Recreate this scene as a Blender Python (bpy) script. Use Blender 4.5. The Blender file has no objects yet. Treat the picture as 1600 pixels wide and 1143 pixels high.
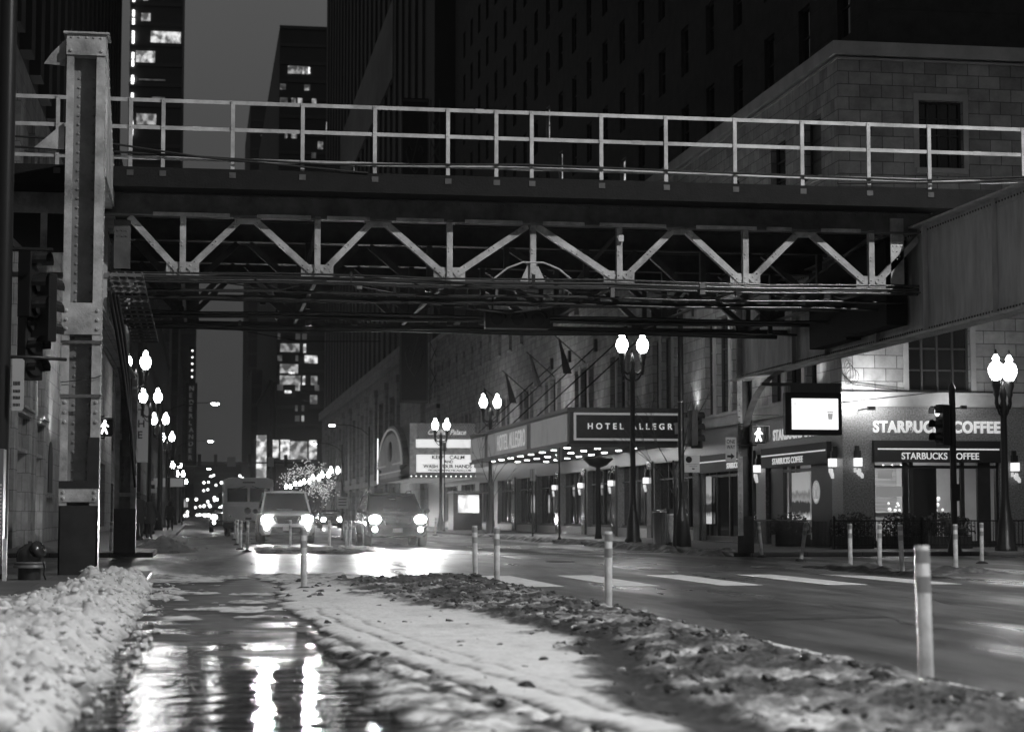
import bpy, bmesh, math, random
from mathutils import Vector, Matrix, noise
R = math.radians
random.seed(7)
SC = bpy.context.scene
COL = SC.collection
# ------------------------------------------------------------------ camera
cd = bpy.data.cameras.new('camera'); cam = bpy.data.objects.new('camera', cd); COL.objects.link(cam)
cam.location = (0, 0, 1.1)
cam.rotation_euler = (R(90 + 4.413), 0, R(-9.24))
cd.lens = 67.5; cd.sensor_width = 36; cd.sensor_fit = 'HORIZONTAL'
cd.clip_start = .1; cd.clip_end = 6000
cd.dof.use_dof = True; cd.dof.focus_distance = 37; cd.dof.aperture_fstop = 2.0; cd.dof.aperture_blades = 9
SC.camera = cam
# ------------------------------------------------------------------ world: overcast city night, grey
w = bpy.data.worlds.new("World"); SC.world = w; w.use_nodes = True
nt = w.node_tree; nt.nodes.clear()
out = nt.nodes.new('ShaderNodeOutputWorld'); bg = nt.nodes.new('ShaderNodeBackground')
tc = nt.nodes.new('ShaderNodeTexCoord'); sep = nt.nodes.new('ShaderNodeSeparateXYZ')
mr = nt.nodes.new('ShaderNodeMapRange')
mr.inputs[1].default_value = 0.0; mr.inputs[2].default_value = .30
mr.inputs[3].default_value = .032; mr.inputs[4].default_value = .094
nz = nt.nodes.new('ShaderNodeTexNoise'); nz.inputs['Scale'].default_value = 3
mx = nt.nodes.new('ShaderNodeMath'); mx.operation = 'MULTIPLY_ADD'; mx.inputs[1].default_value = .02
nt.links.new(tc.outputs['Generated'], sep.inputs[0]); nt.links.new(sep.outputs[2], mr.inputs[0])
nt.links.new(tc.outputs['Generated'], nz.inputs['Vector'])
nt.links.new(nz.outputs[0], mx.inputs[0]); nt.links.new(mr.outputs[0], mx.inputs[2])
sub = nt.nodes.new('ShaderNodeMath'); sub.operation = 'SUBTRACT'; sub.inputs[1].default_value = .01
nt.links.new(mx.outputs[0], sub.inputs[0])
nt.links.new(sub.outputs[0], bg.inputs[0]); bg.inputs[1].default_value = 1.0
nt.links.new(bg.outputs[0], out.inputs[0])
# ------------------------------------------------------------------ view and sampling
SC.view_settings.view_transform = 'Standard'; SC.view_settings.look = 'None'
SC.view_settings.exposure = 0.0; SC.view_settings.gamma = 1.0
cy = SC.cycles
cy.use_denoising = True
cy.max_bounces = 5; cy.diffuse_bounces = 2; cy.glossy_bounces = 3; cy.transmission_bounces = 4; cy.transparent_max_bounces = 8
cy.sample_clamp_indirect = 3.0; cy.caustics_reflective = False; cy.caustics_refractive = False
cy.use_light_tree = True

# ------------------------------------------------------------------ materials
MATS = {}
def mat(name, base=.3, rough=.6, metal=0.0, var=0.0, vs=1.5, bump=0.0, bs=25.0, spec=.5, rvar=0.0, emit=0.0, stretch=(1, 1, 1), coat=0.0, ev=0.0):
    if name in MATS: return MATS[name]
    m = bpy.data.materials.new(name); m.use_nodes = True
    t = m.node_tree; b = t.nodes['Principled BSDF']; N = t.nodes.new; L = t.links.new
    b.inputs['Base Color'].default_value = (base, base, base, 1)
    b.inputs['Roughness'].default_value = rough; b.inputs['Metallic'].default_value = metal
    b.inputs['Specular IOR Level'].default_value = spec
    b.inputs['Coat Weight'].default_value = coat
    if var or bump or rvar or ev:
        tc = N('ShaderNodeTexCoord'); mp = N('ShaderNodeMapping'); mp.inputs['Scale'].default_value = stretch
        L(tc.outputs['Object'], mp.inputs[0])
    if var:
        n1 = N('ShaderNodeTexNoise'); n1.inputs['Scale'].default_value = vs; n1.inputs['Detail'].default_value = 8; n1.inputs['Roughness'].default_value = .65
        L(mp.outputs[0], n1.inputs['Vector'])
        r = N('ShaderNodeMapRange'); r.inputs[1].default_value = .3; r.inputs[2].default_value = .7
        r.inputs[3].default_value = base * (1 - var); r.inputs[4].default_value = min(base * (1 + var), .95)
        L(n1.outputs[0], r.inputs[0]); L(r.outputs[0], b.inputs['Base Color'])
    if rvar:
        n3 = N('ShaderNodeTexNoise'); n3.inputs['Scale'].default_value = vs * 1.7; n3.inputs['Detail'].default_value = 6
        L(mp.outputs[0], n3.inputs['Vector'])
        r = N('ShaderNodeMapRange'); r.inputs[1].default_value = .35; r.inputs[2].default_value = .65
        r.inputs[3].default_value = max(.02, rough - rvar); r.inputs[4].default_value = min(1, rough + rvar)
        L(n3.outputs[0], r.inputs[0]); L(r.outputs[0], b.inputs['Roughness'])
    if bump:
        n2 = N('ShaderNodeTexNoise'); n2.inputs['Scale'].default_value = bs; n2.inputs['Detail'].default_value = 5
        L(mp.outputs[0], n2.inputs['Vector'])
        bp = N('ShaderNodeBump'); bp.inputs['Strength'].default_value = bump; bp.inputs['Distance'].default_value = .02
        L(n2.outputs[0], bp.inputs['Height']); L(bp.outputs[0], b.inputs['Normal'])
    if emit:
        b.inputs['Emission Color'].default_value = (1, 1, 1, 1); b.inputs['Emission Strength'].default_value = emit
        if ev:
            n4 = N('ShaderNodeTexNoise'); n4.inputs['Scale'].default_value = ev; n4.inputs['Detail'].default_value = 4
            L(mp.outputs[0], n4.inputs['Vector'])
            r = N('ShaderNodeMapRange'); r.inputs[1].default_value = .42; r.inputs[2].default_value = .62
            r.inputs[3].default_value = .12 * emit; r.inputs[4].default_value = emit
            L(n4.outputs[0], r.inputs[0]); L(r.outputs[0], b.inputs['Emission Strength'])
        if emit < 2: m.cycles.emission_sampling = 'NONE'
    MATS[name] = m
    return m

def stone(name, base, bw, bh, mortar=.012, dark=.35, var=.25, rough=.8):
    if name in MATS: return MATS[name]
    m = bpy.data.materials.new(name); m.use_nodes = True
    t = m.node_tree; b = t.nodes['Principled BSDF']; N = t.nodes.new; L = t.links.new
    uv = N('ShaderNodeUVMap'); br = N('ShaderNodeTexBrick'); L(uv.outputs[0], br.inputs['Vector'])
    br.inputs['Scale'].default_value = 1.0; br.inputs['Brick Width'].default_value = bw; br.inputs['Row Height'].default_value = bh
    br.inputs['Mortar Size'].default_value = mortar; br.inputs['Mortar Smooth'].default_value = .2
    lo, hi, mo = base * (1 - var), min(.9, base * (1 + var)), base * dark
    br.inputs['Color1'].default_value = (lo, lo, lo, 1); br.inputs['Color2'].default_value = (hi, hi, hi, 1); br.inputs['Mortar'].default_value = (mo, mo, mo, 1)
    n = N('ShaderNodeTexNoise'); n.inputs['Scale'].default_value = 1.3; n.inputs['Detail'].default_value = 9; n.inputs['Roughness'].default_value = .7
    L(uv.outputs[0], n.inputs['Vector'])
    r = N('ShaderNodeMapRange'); r.inputs[1].default_value = .3; r.inputs[2].default_value = .7; r.inputs[3].default_value = .55; r.inputs[4].default_value = 1.15
    L(n.outputs[0], r.inputs[0])
    mx = N('ShaderNodeVectorMath'); mx.operation = 'MULTIPLY'; L(br.outputs['Color'], mx.inputs[0]); L(r.outputs[0], mx.inputs[1])
    L(mx.outputs[0], b.inputs['Base Color']); b.inputs['Roughness'].default_value = rough
    bp = N('ShaderNodeBump'); bp.inputs['Strength'].default_value = .6; bp.inputs['Distance'].default_value = .02; bp.invert = True
    L(br.outputs['Fac'], bp.inputs['Height']); L(bp.outputs[0], b.inputs['Normal'])
    MATS[name] = m
    return m

def glass(name='clear_glass'):
    if name in MATS: return MATS[name]
    m = bpy.data.materials.new(name); m.use_nodes = True; t = m.node_tree; t.nodes.clear(); N = t.nodes.new; L = t.links.new
    o = N('ShaderNodeOutputMaterial'); mix = N('ShaderNodeMixShader'); tr = N('ShaderNodeBsdfTransparent'); gl = N('ShaderNodeBsdfGlossy')
    gl.inputs['Roughness'].default_value = .03; fr = N('ShaderNodeFresnel'); fr.inputs[0].default_value = 1.5
    tr.inputs[0].default_value = (.8, .8, .8, 1)
    L(fr.outputs[0], mix.inputs[0]); L(tr.outputs[0], mix.inputs[1]); L(gl.outputs[0], mix.inputs[2]); L(mix.outputs[0], o.inputs[0])
    MATS[name] = m; return m

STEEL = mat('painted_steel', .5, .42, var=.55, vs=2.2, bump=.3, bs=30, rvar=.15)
GIRDM = mat('streaked_girder_paint', .62, .5, var=.35, vs=2.4, bump=.15, bs=20, stretch=(1, 1, .22))
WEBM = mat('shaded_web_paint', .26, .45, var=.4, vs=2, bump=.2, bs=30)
CHORDM = mat('grimy_shaded_chord_steel', .17, .45, var=.5, vs=2, bump=.2, bs=30)  # dark grimy steel; on the top chord the deck's shade is in its colour
STEELD = mat('shaded_dark_steel', .10, .5, var=.5, vs=1.5, bump=.15, bs=30)  # darker steel copy with the shade of inner members in its colour
BLACKP = mat('black_paint', .035, .35, var=.3, vs=4)
TIE = mat('dark_timber', .010, .9, var=.4, vs=4, bump=.4)
RAILP = mat('white_rail_paint', .54, .45, var=.38, vs=2.3, bump=.15, bs=40)
BLIND = mat('drawn_blind', .10, .5, var=.3, vs=5)
IRON = mat('dark_iron', .03, .35, metal=.3, bump=.1, bs=60)
PIPE = mat('wet_conduit', .09, .22, metal=.6, bump=.1, bs=30)
DGLASS = mat('dark_window_glass', .02, .06, spec=.7)
FRAME = mat('dark_window_frame', .05, .5)
LFRAME = mat('pale_window_frame', .22, .5)
LIMESTONE = stone('limestone_blocks', .40, .68, .385, .012, .3, .22)
TRIM = mat('limestone_trim', .42, .7, var=.2, vs=1.2, bump=.2, bs=40)
GRANITE = mat('speckled_granite', .24, .3, var=.7, vs=22, bump=.1)
GRANITED = mat('polished_dark_granite', .09, .22, var=.4, vs=50)
TOWERM = stone('dark_tower_brick', .055, 3.0, 1.3, .03, .9, .06)
TOWERN = mat('night_tower_cladding', .07, .7, var=.2, vs=.05)
TERRA = stone('terracotta_blocks', .30, 1.4, .8, .02, .5, .12)
GLOBE = mat('lit_lamp_globe', .8, .3, emit=50)
GLOBEN = mat('lit_near_globe', .8, .3, emit=34)
COBRA = mat('lit_street_lens', .8, .3, emit=40)
WHITE = mat('white_plastic', .62, .45, var=.32, vs=7, bump=.1, bs=30)
TAPE = mat('grey_reflective_tape', .36, .35)
RUBBER = mat('black_rubber', .025, .7)
LETTER = mat('white_letter_face', .75, .5, emit=.45)
LETTERD = mat('dark_letter', .02, .6)
CHROME = mat('brushed_steel', .5, .25, metal=.9, var=.2)

# ------------------------------------------------------------------ mesh builder
class MB:
    def __init__(s): s.v = []; s.f = []; s.sm = []
    def add(s, vs, fs, smooth=False):
        o = len(s.v); s.v += [tuple(v) for v in vs]; s.f += [tuple(i + o for i in f) for f in fs]; s.sm += [smooth] * len(fs); return s
    def box(s, x0, y0, z0, x1, y1, z1, M=None):
        vs = [Vector((x, y, z)) for z in (z0, z1) for y in (y0, y1) for x in (x0, x1)]
        if M: vs = [M @ v for v in vs]
        return s.add(vs, [(0, 2, 3, 1), (4, 5, 7, 6), (0, 1, 5, 4), (2, 6, 7, 3), (0, 4, 6, 2), (1, 3, 7, 5)])
    def cbox(s, c, d, M=None):
        T = Matrix.Translation(c)
        if M: T = T @ M
        return s.box(-d[0] / 2, -d[1] / 2, -d[2] / 2, d[0] / 2, d[1] / 2, d[2] / 2, T)
    def beam(s, a, b, w, d, upv=(0, 1, 0)):      # box bar from a to b, w across, d along upv
        a = Vector(a); b = Vector(b); z = (b - a); l = z.length; z.normalize(); y = Vector(upv); x = y.cross(z).normalized(); y = z.cross(x).normalized()
        M = Matrix((x, y, z)).transposed().to_4x4(); M.translation = a
        return s.box(-w / 2, -d / 2, 0, w / 2, d / 2, l, M)
    def prism(s, poly, y0, y1, M=None):           # poly in xz, extruded in y
        n = len(poly); vs = [Vector((x, y0, z)) for x, z in poly] + [Vector((x, y1, z)) for x, z in poly]
        if M: vs = [M @ v for v in vs]
        return s.add(vs, [tuple(range(n)), tuple(range(2 * n - 1, n - 1, -1))] + [(i, i + n, (i + 1) % n + n, (i + 1) % n) for i in range(n)])
    def tube(s, pts, r, n=8, cap=True):
        pts = [Vector(p) for p in pts]; rs = r if isinstance(r, (list, tuple)) else [r] * len(pts)
        vs = []; up = Vector((0, 0, 1))
        for i, p in enumerate(pts):
            t = (pts[min(i + 1, len(pts) - 1)] - pts[max(i - 1, 0)]).normalized()
            a = t.cross(up if abs(t.z) < .95 else Vector((1, 0, 0))).normalized(); b = t.cross(a)
            vs += [p + (a * math.cos(2 * math.pi * k / n) + b * math.sin(2 * math.pi * k / n)) * rs[i] for k in range(n)]
        fs = [(i * n + k, i * n + (k + 1) % n, (i + 1) * n + (k + 1) % n, (i + 1) * n + k) for i in range(len(pts) - 1) for k in range(n)]
        s.add(vs, fs, True)
        if cap: s.add(vs[:n], [tuple(range(n))]); s.add(vs[-n:], [tuple(range(n))[::-1]])
        return s
    def lathe(s, prof, c=(0, 0, 0), n=16, M=None):   # prof (r,z)
        vs = []
        for r, z in prof:
            for k in range(n):
                v = Vector((r * math.cos(2 * math.pi * k / n), r * math.sin(2 * math.pi * k / n), z))
                if M: v = M @ v
                vs.append(v + Vector(c))
        fs = [(i * n + k, i * n + (k + 1) % n, (i + 1) * n + (k + 1) % n, (i + 1) * n + k) for i in range(len(prof) - 1) for k in range(n)]
        s.add(vs, fs, True); s.add(vs[:n], [tuple(range(n))[::-1]]); s.add(vs[-n:], [tuple(range(n))]); return s
    def dot(s, c, r, d=(0, -1, 0)):              # rivet head standing out along d
        c = Vector(c); d = Vector(d); i = d.orthogonal().normalized(); j = d.cross(i); n = 6
        o = [c + (i * math.cos(2 * math.pi * k / n) + j * math.sin(2 * math.pi * k / n)) * r for k in range(n)]
        q = [c + (p - c) * .55 + d * r * .7 for p in o]
        return s.add(o + q, [(k, (k + 1) % n, (k + 1) % n + n, k + n) for k in range(n)] + [tuple(range(n, 2 * n))])
    def sph(s, c, r, nu=10, nv=6, sc=(1, 1, 1)):
        pr = [(max(1e-4, math.sin(math.pi * i / nv)) * r, -math.cos(math.pi * i / nv) * r) for i in range(nv + 1)]
        return s.lathe(pr, c, nu, Matrix.Diagonal((*sc, 1)))
    def quad(s, a, b, c, d): return s.add([a, b, c, d], [(0, 1, 2, 3)])
    def build(s, name, m=None, parent=None, label=None, bevel=0, loc=None, rot=None):
        me = bpy.data.meshes.new(name); me.from_pydata(s.v, [], s.f); me.update()
        bm = bmesh.new(); bm.from_mesh(me); bmesh.ops.recalc_face_normals(bm, faces=bm.faces); bm.to_mesh(me); bm.free()
        me.polygons.foreach_set('use_smooth', s.sm)
        ul = me.uv_layers.new(name='UVMap'); me.update()
        co = me.vertices; uvs = []
        for p in me.polygons:
            nx, ny, nz_ = abs(p.normal.x), abs(p.normal.y), abs(p.normal.z)
            for li in p.loop_indices:
                v = co[me.loops[li].vertex_index].co
                uvs += [v.y, v.z] if nx >= ny and nx >= nz_ else ([v.x, v.z] if ny >= nz_ else [v.x, v.y])
        ul.data.foreach_set('uv', uvs)
        if m: me.materials.append(m)
        o = bpy.data.objects.new(name, me); COL.objects.link(o)
        if parent: o.parent = parent
        if loc: o.location = loc
        if rot: o.rotation_euler = rot
        if label: o['label'] = label
        if bevel:
            b = o.modifiers.new('bevel', 'BEVEL'); b.width = bevel; b.segments = 2; b.limit_method = 'ANGLE'
        return o
def SG(a): return -1 if (a < 0) else 1

def tag(o, label, cat=None, group=None):
    o['label'] = label
    if cat: o['category'] = cat
    if group: o['group'] = group
    return o
def thing(name, label, cat, loc=(0, 0, 0), rz=0, group=None):
    o = bpy.data.objects.new(name, None); COL.objects.link(o); o.location = loc; o.rotation_euler = (0, 0, rz)
    o.empty_display_size = .2
    return tag(o, label, cat, group)
def struct(o, kind='structure'): o['kind'] = kind; return o
def dup(root, loc, rz=None, label=None, scale=None):
    r = root.copy(); COL.objects.link(r); r.location = loc
    if rz is not None: r.rotation_euler = (r.rotation_euler[0], r.rotation_euler[1], rz)
    if label: r['label'] = label
    if scale: r.scale = scale
    for ch in list(root.children):
        c = ch.copy(); COL.objects.link(c); c.parent = r
        for g in ch.children:
            d = g.copy(); COL.objects.link(d); d.parent = c
    return r
def text(s, name, size, loc, face, m, parent=None, width=None, depth=.03, bold=.0, shear=0, align='LEFT', sp=1.0):
    cu = bpy.data.curves.new('t', 'FONT'); cu.body = s; cu.size = 1; cu.extrude = depth / 2 / size; cu.offset = bold; cu.shear = shear; cu.space_character = sp; cu.align_x = align
    o = bpy.data.objects.new('t', cu); COL.objects.link(o)
    bpy.context.view_layer.update()
    me = bpy.data.meshes.new_from_object(o.evaluated_get(bpy.context.evaluated_depsgraph_get()))
    bpy.data.objects.remove(o)
    xs = [v.co.x for v in me.vertices]; zs = [v.co.y for v in me.vertices]
    wx = max(xs) - min(xs); cap = max(zs) - min(zs)
    sx = (width / wx) if width else size / cap; sy = size / cap; x0 = min(xs) if align == 'LEFT' else 0; y0 = min(zs)
    for v in me.vertices: v.co = ((v.co.x - x0) * sx, -v.co.z * size, (v.co.y - y0) * sy)
    me.name = name; me.materials.append(m)
    ob = bpy.data.objects.new(name, me); COL.objects.link(ob); ob.location = loc
    ob.rotation_euler = (0, 0, {'-Y': 0, '-X': -math.pi / 2, '+X': math.pi / 2}[face])
    if parent: ob.parent = parent
    return ob
def light(kind, name, loc, power, parent=None, size=.15, target=None, angle=70, blend=.6):
    l = bpy.data.lights.new(name, kind); l.energy = power; l.color = (1, 1, 1)
    l.shadow_soft_size = size
    if kind == 'SPOT': l.spot_size = R(angle); l.spot_blend = blend
    o = bpy.data.objects.new(name, l); COL.objects.link(o); o.location = loc
    if parent: o.parent = parent
    if target is not None:
        o.rotation_euler = (Vector(target) - Vector(loc)).to_track_quat('-Z', 'Y').to_euler()
    return o

# a wall with openings; each opening gets a window part (frame) and a pane sub-part
WC = {}
def window(root, face, loc, wd, h, mull, bars, fm, pm, name='window', label=None):
    key = (round(wd, 2), round(h, 2), mull, bars, fm.name, pm.name)
    if key not in WC:
        a = MB(); t = .06
        a.box(0, -.05, 0, t, .05, h).box(wd - t, -.05, 0, wd, .05, h).box(t, -.05, 0, wd - t, .05, t).box(t, -.05, h - t, wd - t, .05, h)
        for i in range(1, mull): x = wd * i / mull; a.box(x - .03, -.048, t, x + .03, .048, h - t)
        for i in range(1, bars): z = h * i / bars; a.box(t, -.03, z - .025, wd - t, .03, z + .025)
        p = MB().quad((t, .01, t), (wd - t, .01, t), (wd - t, .01, h - t), (t, .01, h - t))
        f = a.build(name, fm); g = p.build('pane', pm, f); WC[key] = (f, g); first = True
    else:
        f0, g0 = WC[key]; f = f0.copy(); COL.objects.link(f); g = g0.copy(); COL.objects.link(g); g.parent = f
        for k in ('label',):
            if k in f: del f[k]
    f.parent = root; f.location = loc; f.rotation_euler = (0, 0, {'-Y': 0, '-X': -math.pi / 2, '+X': math.pi / 2}[face])
    if label: f['label'] = label
    return f
def facade(root, part, face, pos, a0, a1, z0, z1, ops, m, depth=.3, fm=None, pm=None, mull=2, bars=3, win=True):
    W = a1 - a0
    L = (lambda a: a1 - a) if face == '-X' else (lambda a: a - a0)
    o2 = []
    for o in ops:
        x0, x1 = sorted((L(o[0]), L(o[1]))); o2.append((max(0, x0), min(W, x1), max(z0, o[2]), min(z1, o[3])))
    xs = sorted({0, W, *[o[0] for o in o2], *[o[1] for o in o2]}); zs = sorted({z0, z1, *[o[2] for o in o2], *[o[3] for o in o2]})
    b = MB()
    for i in range(len(xs) - 1):
        for j in range(len(zs) - 1):
            cx, cz = (xs[i] + xs[i + 1]) / 2, (zs[j] + zs[j + 1]) / 2
            if any(o[0] < cx < o[1] and o[2] < cz < o[3] for o in o2): continue
            b.quad((xs[i], 0, zs[j]), (xs[i + 1], 0, zs[j]), (xs[i + 1], 0, zs[j + 1]), (xs[i], 0, zs[j + 1]))
    for x0, x1, q0, q1 in o2 + [(0, W, z0, z1)]:
        b.quad((x0, 0, q0), (x0, 0, q1), (x0, depth, q1), (x0, depth, q0)); b.quad((x1, 0, q0), (x1, depth, q0), (x1, depth, q1), (x1, 0, q1))
        b.quad((x0, 0, q0), (x0, depth, q0), (x1, depth, q0), (x1, 0, q0)); b.quad((x0, 0, q1), (x1, 0, q1), (x1, depth, q1), (x0, depth, q1))
    loc = {'-Y': (a0, pos, 0), '-X': (pos, a1, 0), '+X': (pos, a0, 0)}[face]; rz = {'-Y': 0, '-X': -math.pi / 2, '+X': math.pi / 2}[face]
    me = b.build(part, m, root, loc=loc, rot=(0, 0, rz))
    if win:
        for k, (x0, x1, q0, q1) in enumerate(o2):
            dd = depth - .12
            wl = {'-Y': (a0 + x0, pos + dd, q0), '-X': (pos + dd, a1 - x0, q0), '+X': (pos - dd, a0 + x0, q0)}[face]
            window(root, face, wl, x1 - x0, q1 - q0, mull, bars, fm or FRAME, (pm(k) if callable(pm) else pm) or DGLASS)
    return me
# ================================================================== GROUND
def asphalt(name, base, lo, hi, sc=(1, 1, 1), wavy=0.0, wd=.006, wsc=(2.2, 9, 1), grit=.25):
    m = bpy.data.materials.new(name); m.use_nodes = True; t = m.node_tree; b = t.nodes['Principled BSDF']; N = t.nodes.new; L = t.links.new
    tc = N('ShaderNodeTexCoord'); mp = N('ShaderNodeMapping'); mp.inputs['Scale'].default_value = sc; L(tc.outputs['Object'], mp.inputs[0])
    n1 = N('ShaderNodeTexNoise'); n1.inputs['Scale'].default_value = .55; n1.inputs['Detail'].default_value = 7; n1.inputs['Roughness'].default_value = .62; L(mp.outputs[0], n1.inputs['Vector'])
    r1 = N('ShaderNodeMapRange'); r1.inputs[1].default_value = .36; r1.inputs[2].default_value = .62; r1.inputs[3].default_value = lo; r1.inputs[4].default_value = hi
    L(n1.outputs[0], r1.inputs[0]); L(r1.outputs[0], b.inputs['Roughness'])
    n2 = N('ShaderNodeTexNoise'); n2.inputs['Scale'].default_value = 1.8; n2.inputs['Detail'].default_value = 9; L(mp.outputs[0], n2.inputs['Vector'])
    r2 = N('ShaderNodeMapRange'); r2.inputs[1].default_value = .3; r2.inputs[2].default_value = .7; r2.inputs[3].default_value = base * .4; r2.inputs[4].default_value = base * 1.9
    L(n2.outputs[0], r2.inputs[0]); L(r2.outputs[0], b.inputs['Base Color'])
    n3 = N('ShaderNodeTexNoise'); n3.inputs['Scale'].default_value = 55; n3.inputs['Detail'].default_value = 2; L(tc.outputs['Object'], n3.inputs['Vector'])
    bp = N('ShaderNodeBump'); bp.inputs['Strength'].default_value = grit; bp.inputs['Distance'].default_value = .006; L(n3.outputs[0], bp.inputs['Height'])
    last = bp
    if wavy:
        m2 = N('ShaderNodeMapping'); m2.inputs['Scale'].default_value = wsc; L(tc.outputs['Object'], m2.inputs[0])
        n4 = N('ShaderNodeTexNoise'); n4.inputs['Scale'].default_value = 1.6; n4.inputs['Detail'].default_value = 5; L(m2.outputs[0], n4.inputs['Vector'])
        b2 = N('ShaderNodeBump'); b2.inputs['Strength'].default_value = wavy; b2.inputs['Distance'].default_value = wd
        L(n4.outputs[0], b2.inputs['Height']); L(bp.outputs[0], b2.inputs['Normal']); last = b2
    L(last.outputs[0], b.inputs['Normal']); b.inputs['Specular IOR Level'].default_value = .55
    return m
ROADM = asphalt('damp_asphalt', .06, .24, .6, (1.1, .16, 1), .35, .012, (.9, 2.2, 1))
LANEM = asphalt('puddled_asphalt', .035, .03, .30, (1.2, .5, 1), 1.0, .022, (1.5, 2.3, 1), .1)
def lane_wetness():                                   # standing water near the camera drains towards the crossing
    t = LANEM.node_tree; b = t.nodes['Principled BSDF']; N = t.nodes.new; L = t.links.new
    tc = N('ShaderNodeTexCoord'); sp = N('ShaderNodeSeparateXYZ'); L(tc.outputs['Object'], sp.inputs[0])
    n = N('ShaderNodeTexNoise'); n.inputs['Scale'].default_value = .9; n.inputs['Detail'].default_value = 6; L(tc.outputs['Object'], n.inputs['Vector'])
    a = N('ShaderNodeMath'); a.operation = 'MULTIPLY_ADD'; a.inputs[1].default_value = 26; L(n.outputs[0], a.inputs[0]); L(sp.outputs[1], a.inputs[2])
    r = N('ShaderNodeMapRange'); r.inputs[1].default_value = 27; r.inputs[2].default_value = 34; r.inputs[3].default_value = .04; r.inputs[4].default_value = .8
    L(a.outputs[0], r.inputs[0])
    n9 = N('ShaderNodeTexNoise'); n9.inputs['Scale'].default_value = 2.2; n9.inputs['Detail'].default_value = 7; L(tc.outputs['Object'], n9.inputs['Vector'])
    q9 = N('ShaderNodeMapRange'); q9.inputs[1].default_value = .35; q9.inputs[2].default_value = .6; q9.inputs[3].default_value = .75; q9.inputs[4].default_value = 1.2; L(n9.outputs[0], q9.inputs[0])
    m9 = N('ShaderNodeMath'); m9.operation = 'MULTIPLY'; L(r.outputs[0], m9.inputs[0]); L(q9.outputs[0], m9.inputs[1]); L(m9.outputs[0], b.inputs['Roughness'])
    r2 = N('ShaderNodeMapRange'); r2.inputs[1].default_value = 27; r2.inputs[2].default_value = 34; r2.inputs[3].default_value = .012; r2.inputs[4].default_value = .055
    L(a.outputs[0], r2.inputs[0]); L(r2.outputs[0], b.inputs['Base Color'])
lane_wetness()
CONC = stone('damp_concrete_slabs', .15, 1.5, 1.5, .012, .4, .12, .5)
MARKM = mat('worn_road_paint', .8, .5, var=.3, vs=3.5, bump=.2, bs=60)

def sheet(name, x0, y0, x1, y1, z, m):
    return struct(MB().quad((x0, y0, z), (x1, y0, z), (x1, y1, z), (x0, y1, z)).build(name, m))
sheet('road', -400, -60, 500, 3500, 0, ROADM)
lane = struct(MB().quad((-.78, 2, .004), (1.3, 2, .004), (1.3, 33.6, .004), (-.78, 33.6, .004)).build('wet_bike_lane', LANEM))
def walk(name, x0, y0, x1, y1):
    return struct(MB().box(x0, y0, -.02, x1, y1, .12).build(name, CONC, bevel=.03))
walk('near_left_sidewalk', -9, -30, -.78, 34.2)
walk('far_left_sidewalk', -5.5, 50.5, -1.15, 180)
walk('far_right_sidewalk', 13.75, 48.6, 18.4, 280)
walk('corner_sidewalk', 18.4, 48.6, 40, 53.85)
walk('near_right_sidewalk', 15.0, -30, 30, 33)
mk = MB()
for x in (4.9, 6.4, 8.05, 9.75, 11.3): mk.box(x, 29.0, .001, x + .62, 34.2, .005)
for x in (5.4, 7.9, 10.4): mk.box(x, 47.0, .001, x + .6, 50.5, .005)
for y in range(62, 240, 12): mk.box(9.0, y, .001, 9.12, y + 3, .005)
mk.box(5.2, 53, .001, 13.2, 53.45, .005)
mk.box(4.75, 8, .001, 4.87, 28.5, .005)
struct(mk.build('road_marking', MARKM))
PATCHM = asphalt('newer_asphalt_patch', .03, .3, .5)
struct(MB().quad((5.6, 19.5, .004), (7.3, 19.7, .004), (7.2, 23.9, .004), (5.7, 23.6, .004)).quad((8.6, 36.2, .004), (11.8, 36.0, .004), (11.7, 38.2, .004), (8.7, 38.3, .004)).quad((3.0, 39, .004), (4.2, 39, .004), (4.1, 46, .004), (3.1, 46, .004)).build('road_patch', PATCHM))
ck = MB(); rc = random.Random(31)
for x0, y0, dx, dy, n in ((6.9, 13, .02, 1.0, 22), (9.3, 18, .03, .9, 18), (5.2, 26, 1.0, .1, 9), (7.6, 40, .9, .25, 6), (11.5, 24, -.1, 1, 10)):
    p = [x0, y0]
    for k in range(n):
        q = [p[0] + dx * .55 + rc.uniform(-.14, .14), p[1] + dy * .55 + rc.uniform(-.14, .14)]; w_ = .008 + .012 * rc.random()
        ck.quad((p[0] - w_, p[1], .0045), (p[0] + w_, p[1], .0045), (q[0] + w_, q[1], .0045), (q[0] - w_, q[1], .0045)) if abs(dy) > abs(dx) else ck.quad((p[0], p[1] - w_, .0045), (q[0], q[1] - w_, .0045), (q[0], q[1] + w_, .0045), (p[0], p[1] + w_, .0045)); p = q
struct(ck.build('road_crack', mat('tar_crack', .012, .3)))
mh = MB(); mh.lathe([(0.001, .003), (.33, .003), (.33, .008), (.36, .008), (.36, .003)], (7.0, 12.4, 0), 24)
tag(mh.build('manhole_cover', CHROME), 'round iron manhole cover in the road at the right foreground', 'manhole cover')
mh = MB(); mh.lathe([(0.001, .003), (.33, .003), (.33, .008), (.36, .008), (.36, .003)], (8.3, 44.0, 0), 24)
tag(mh.build('manhole_cover', IRON), 'dark round manhole cover in the intersection below the elevated tracks', 'manhole cover')

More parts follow.
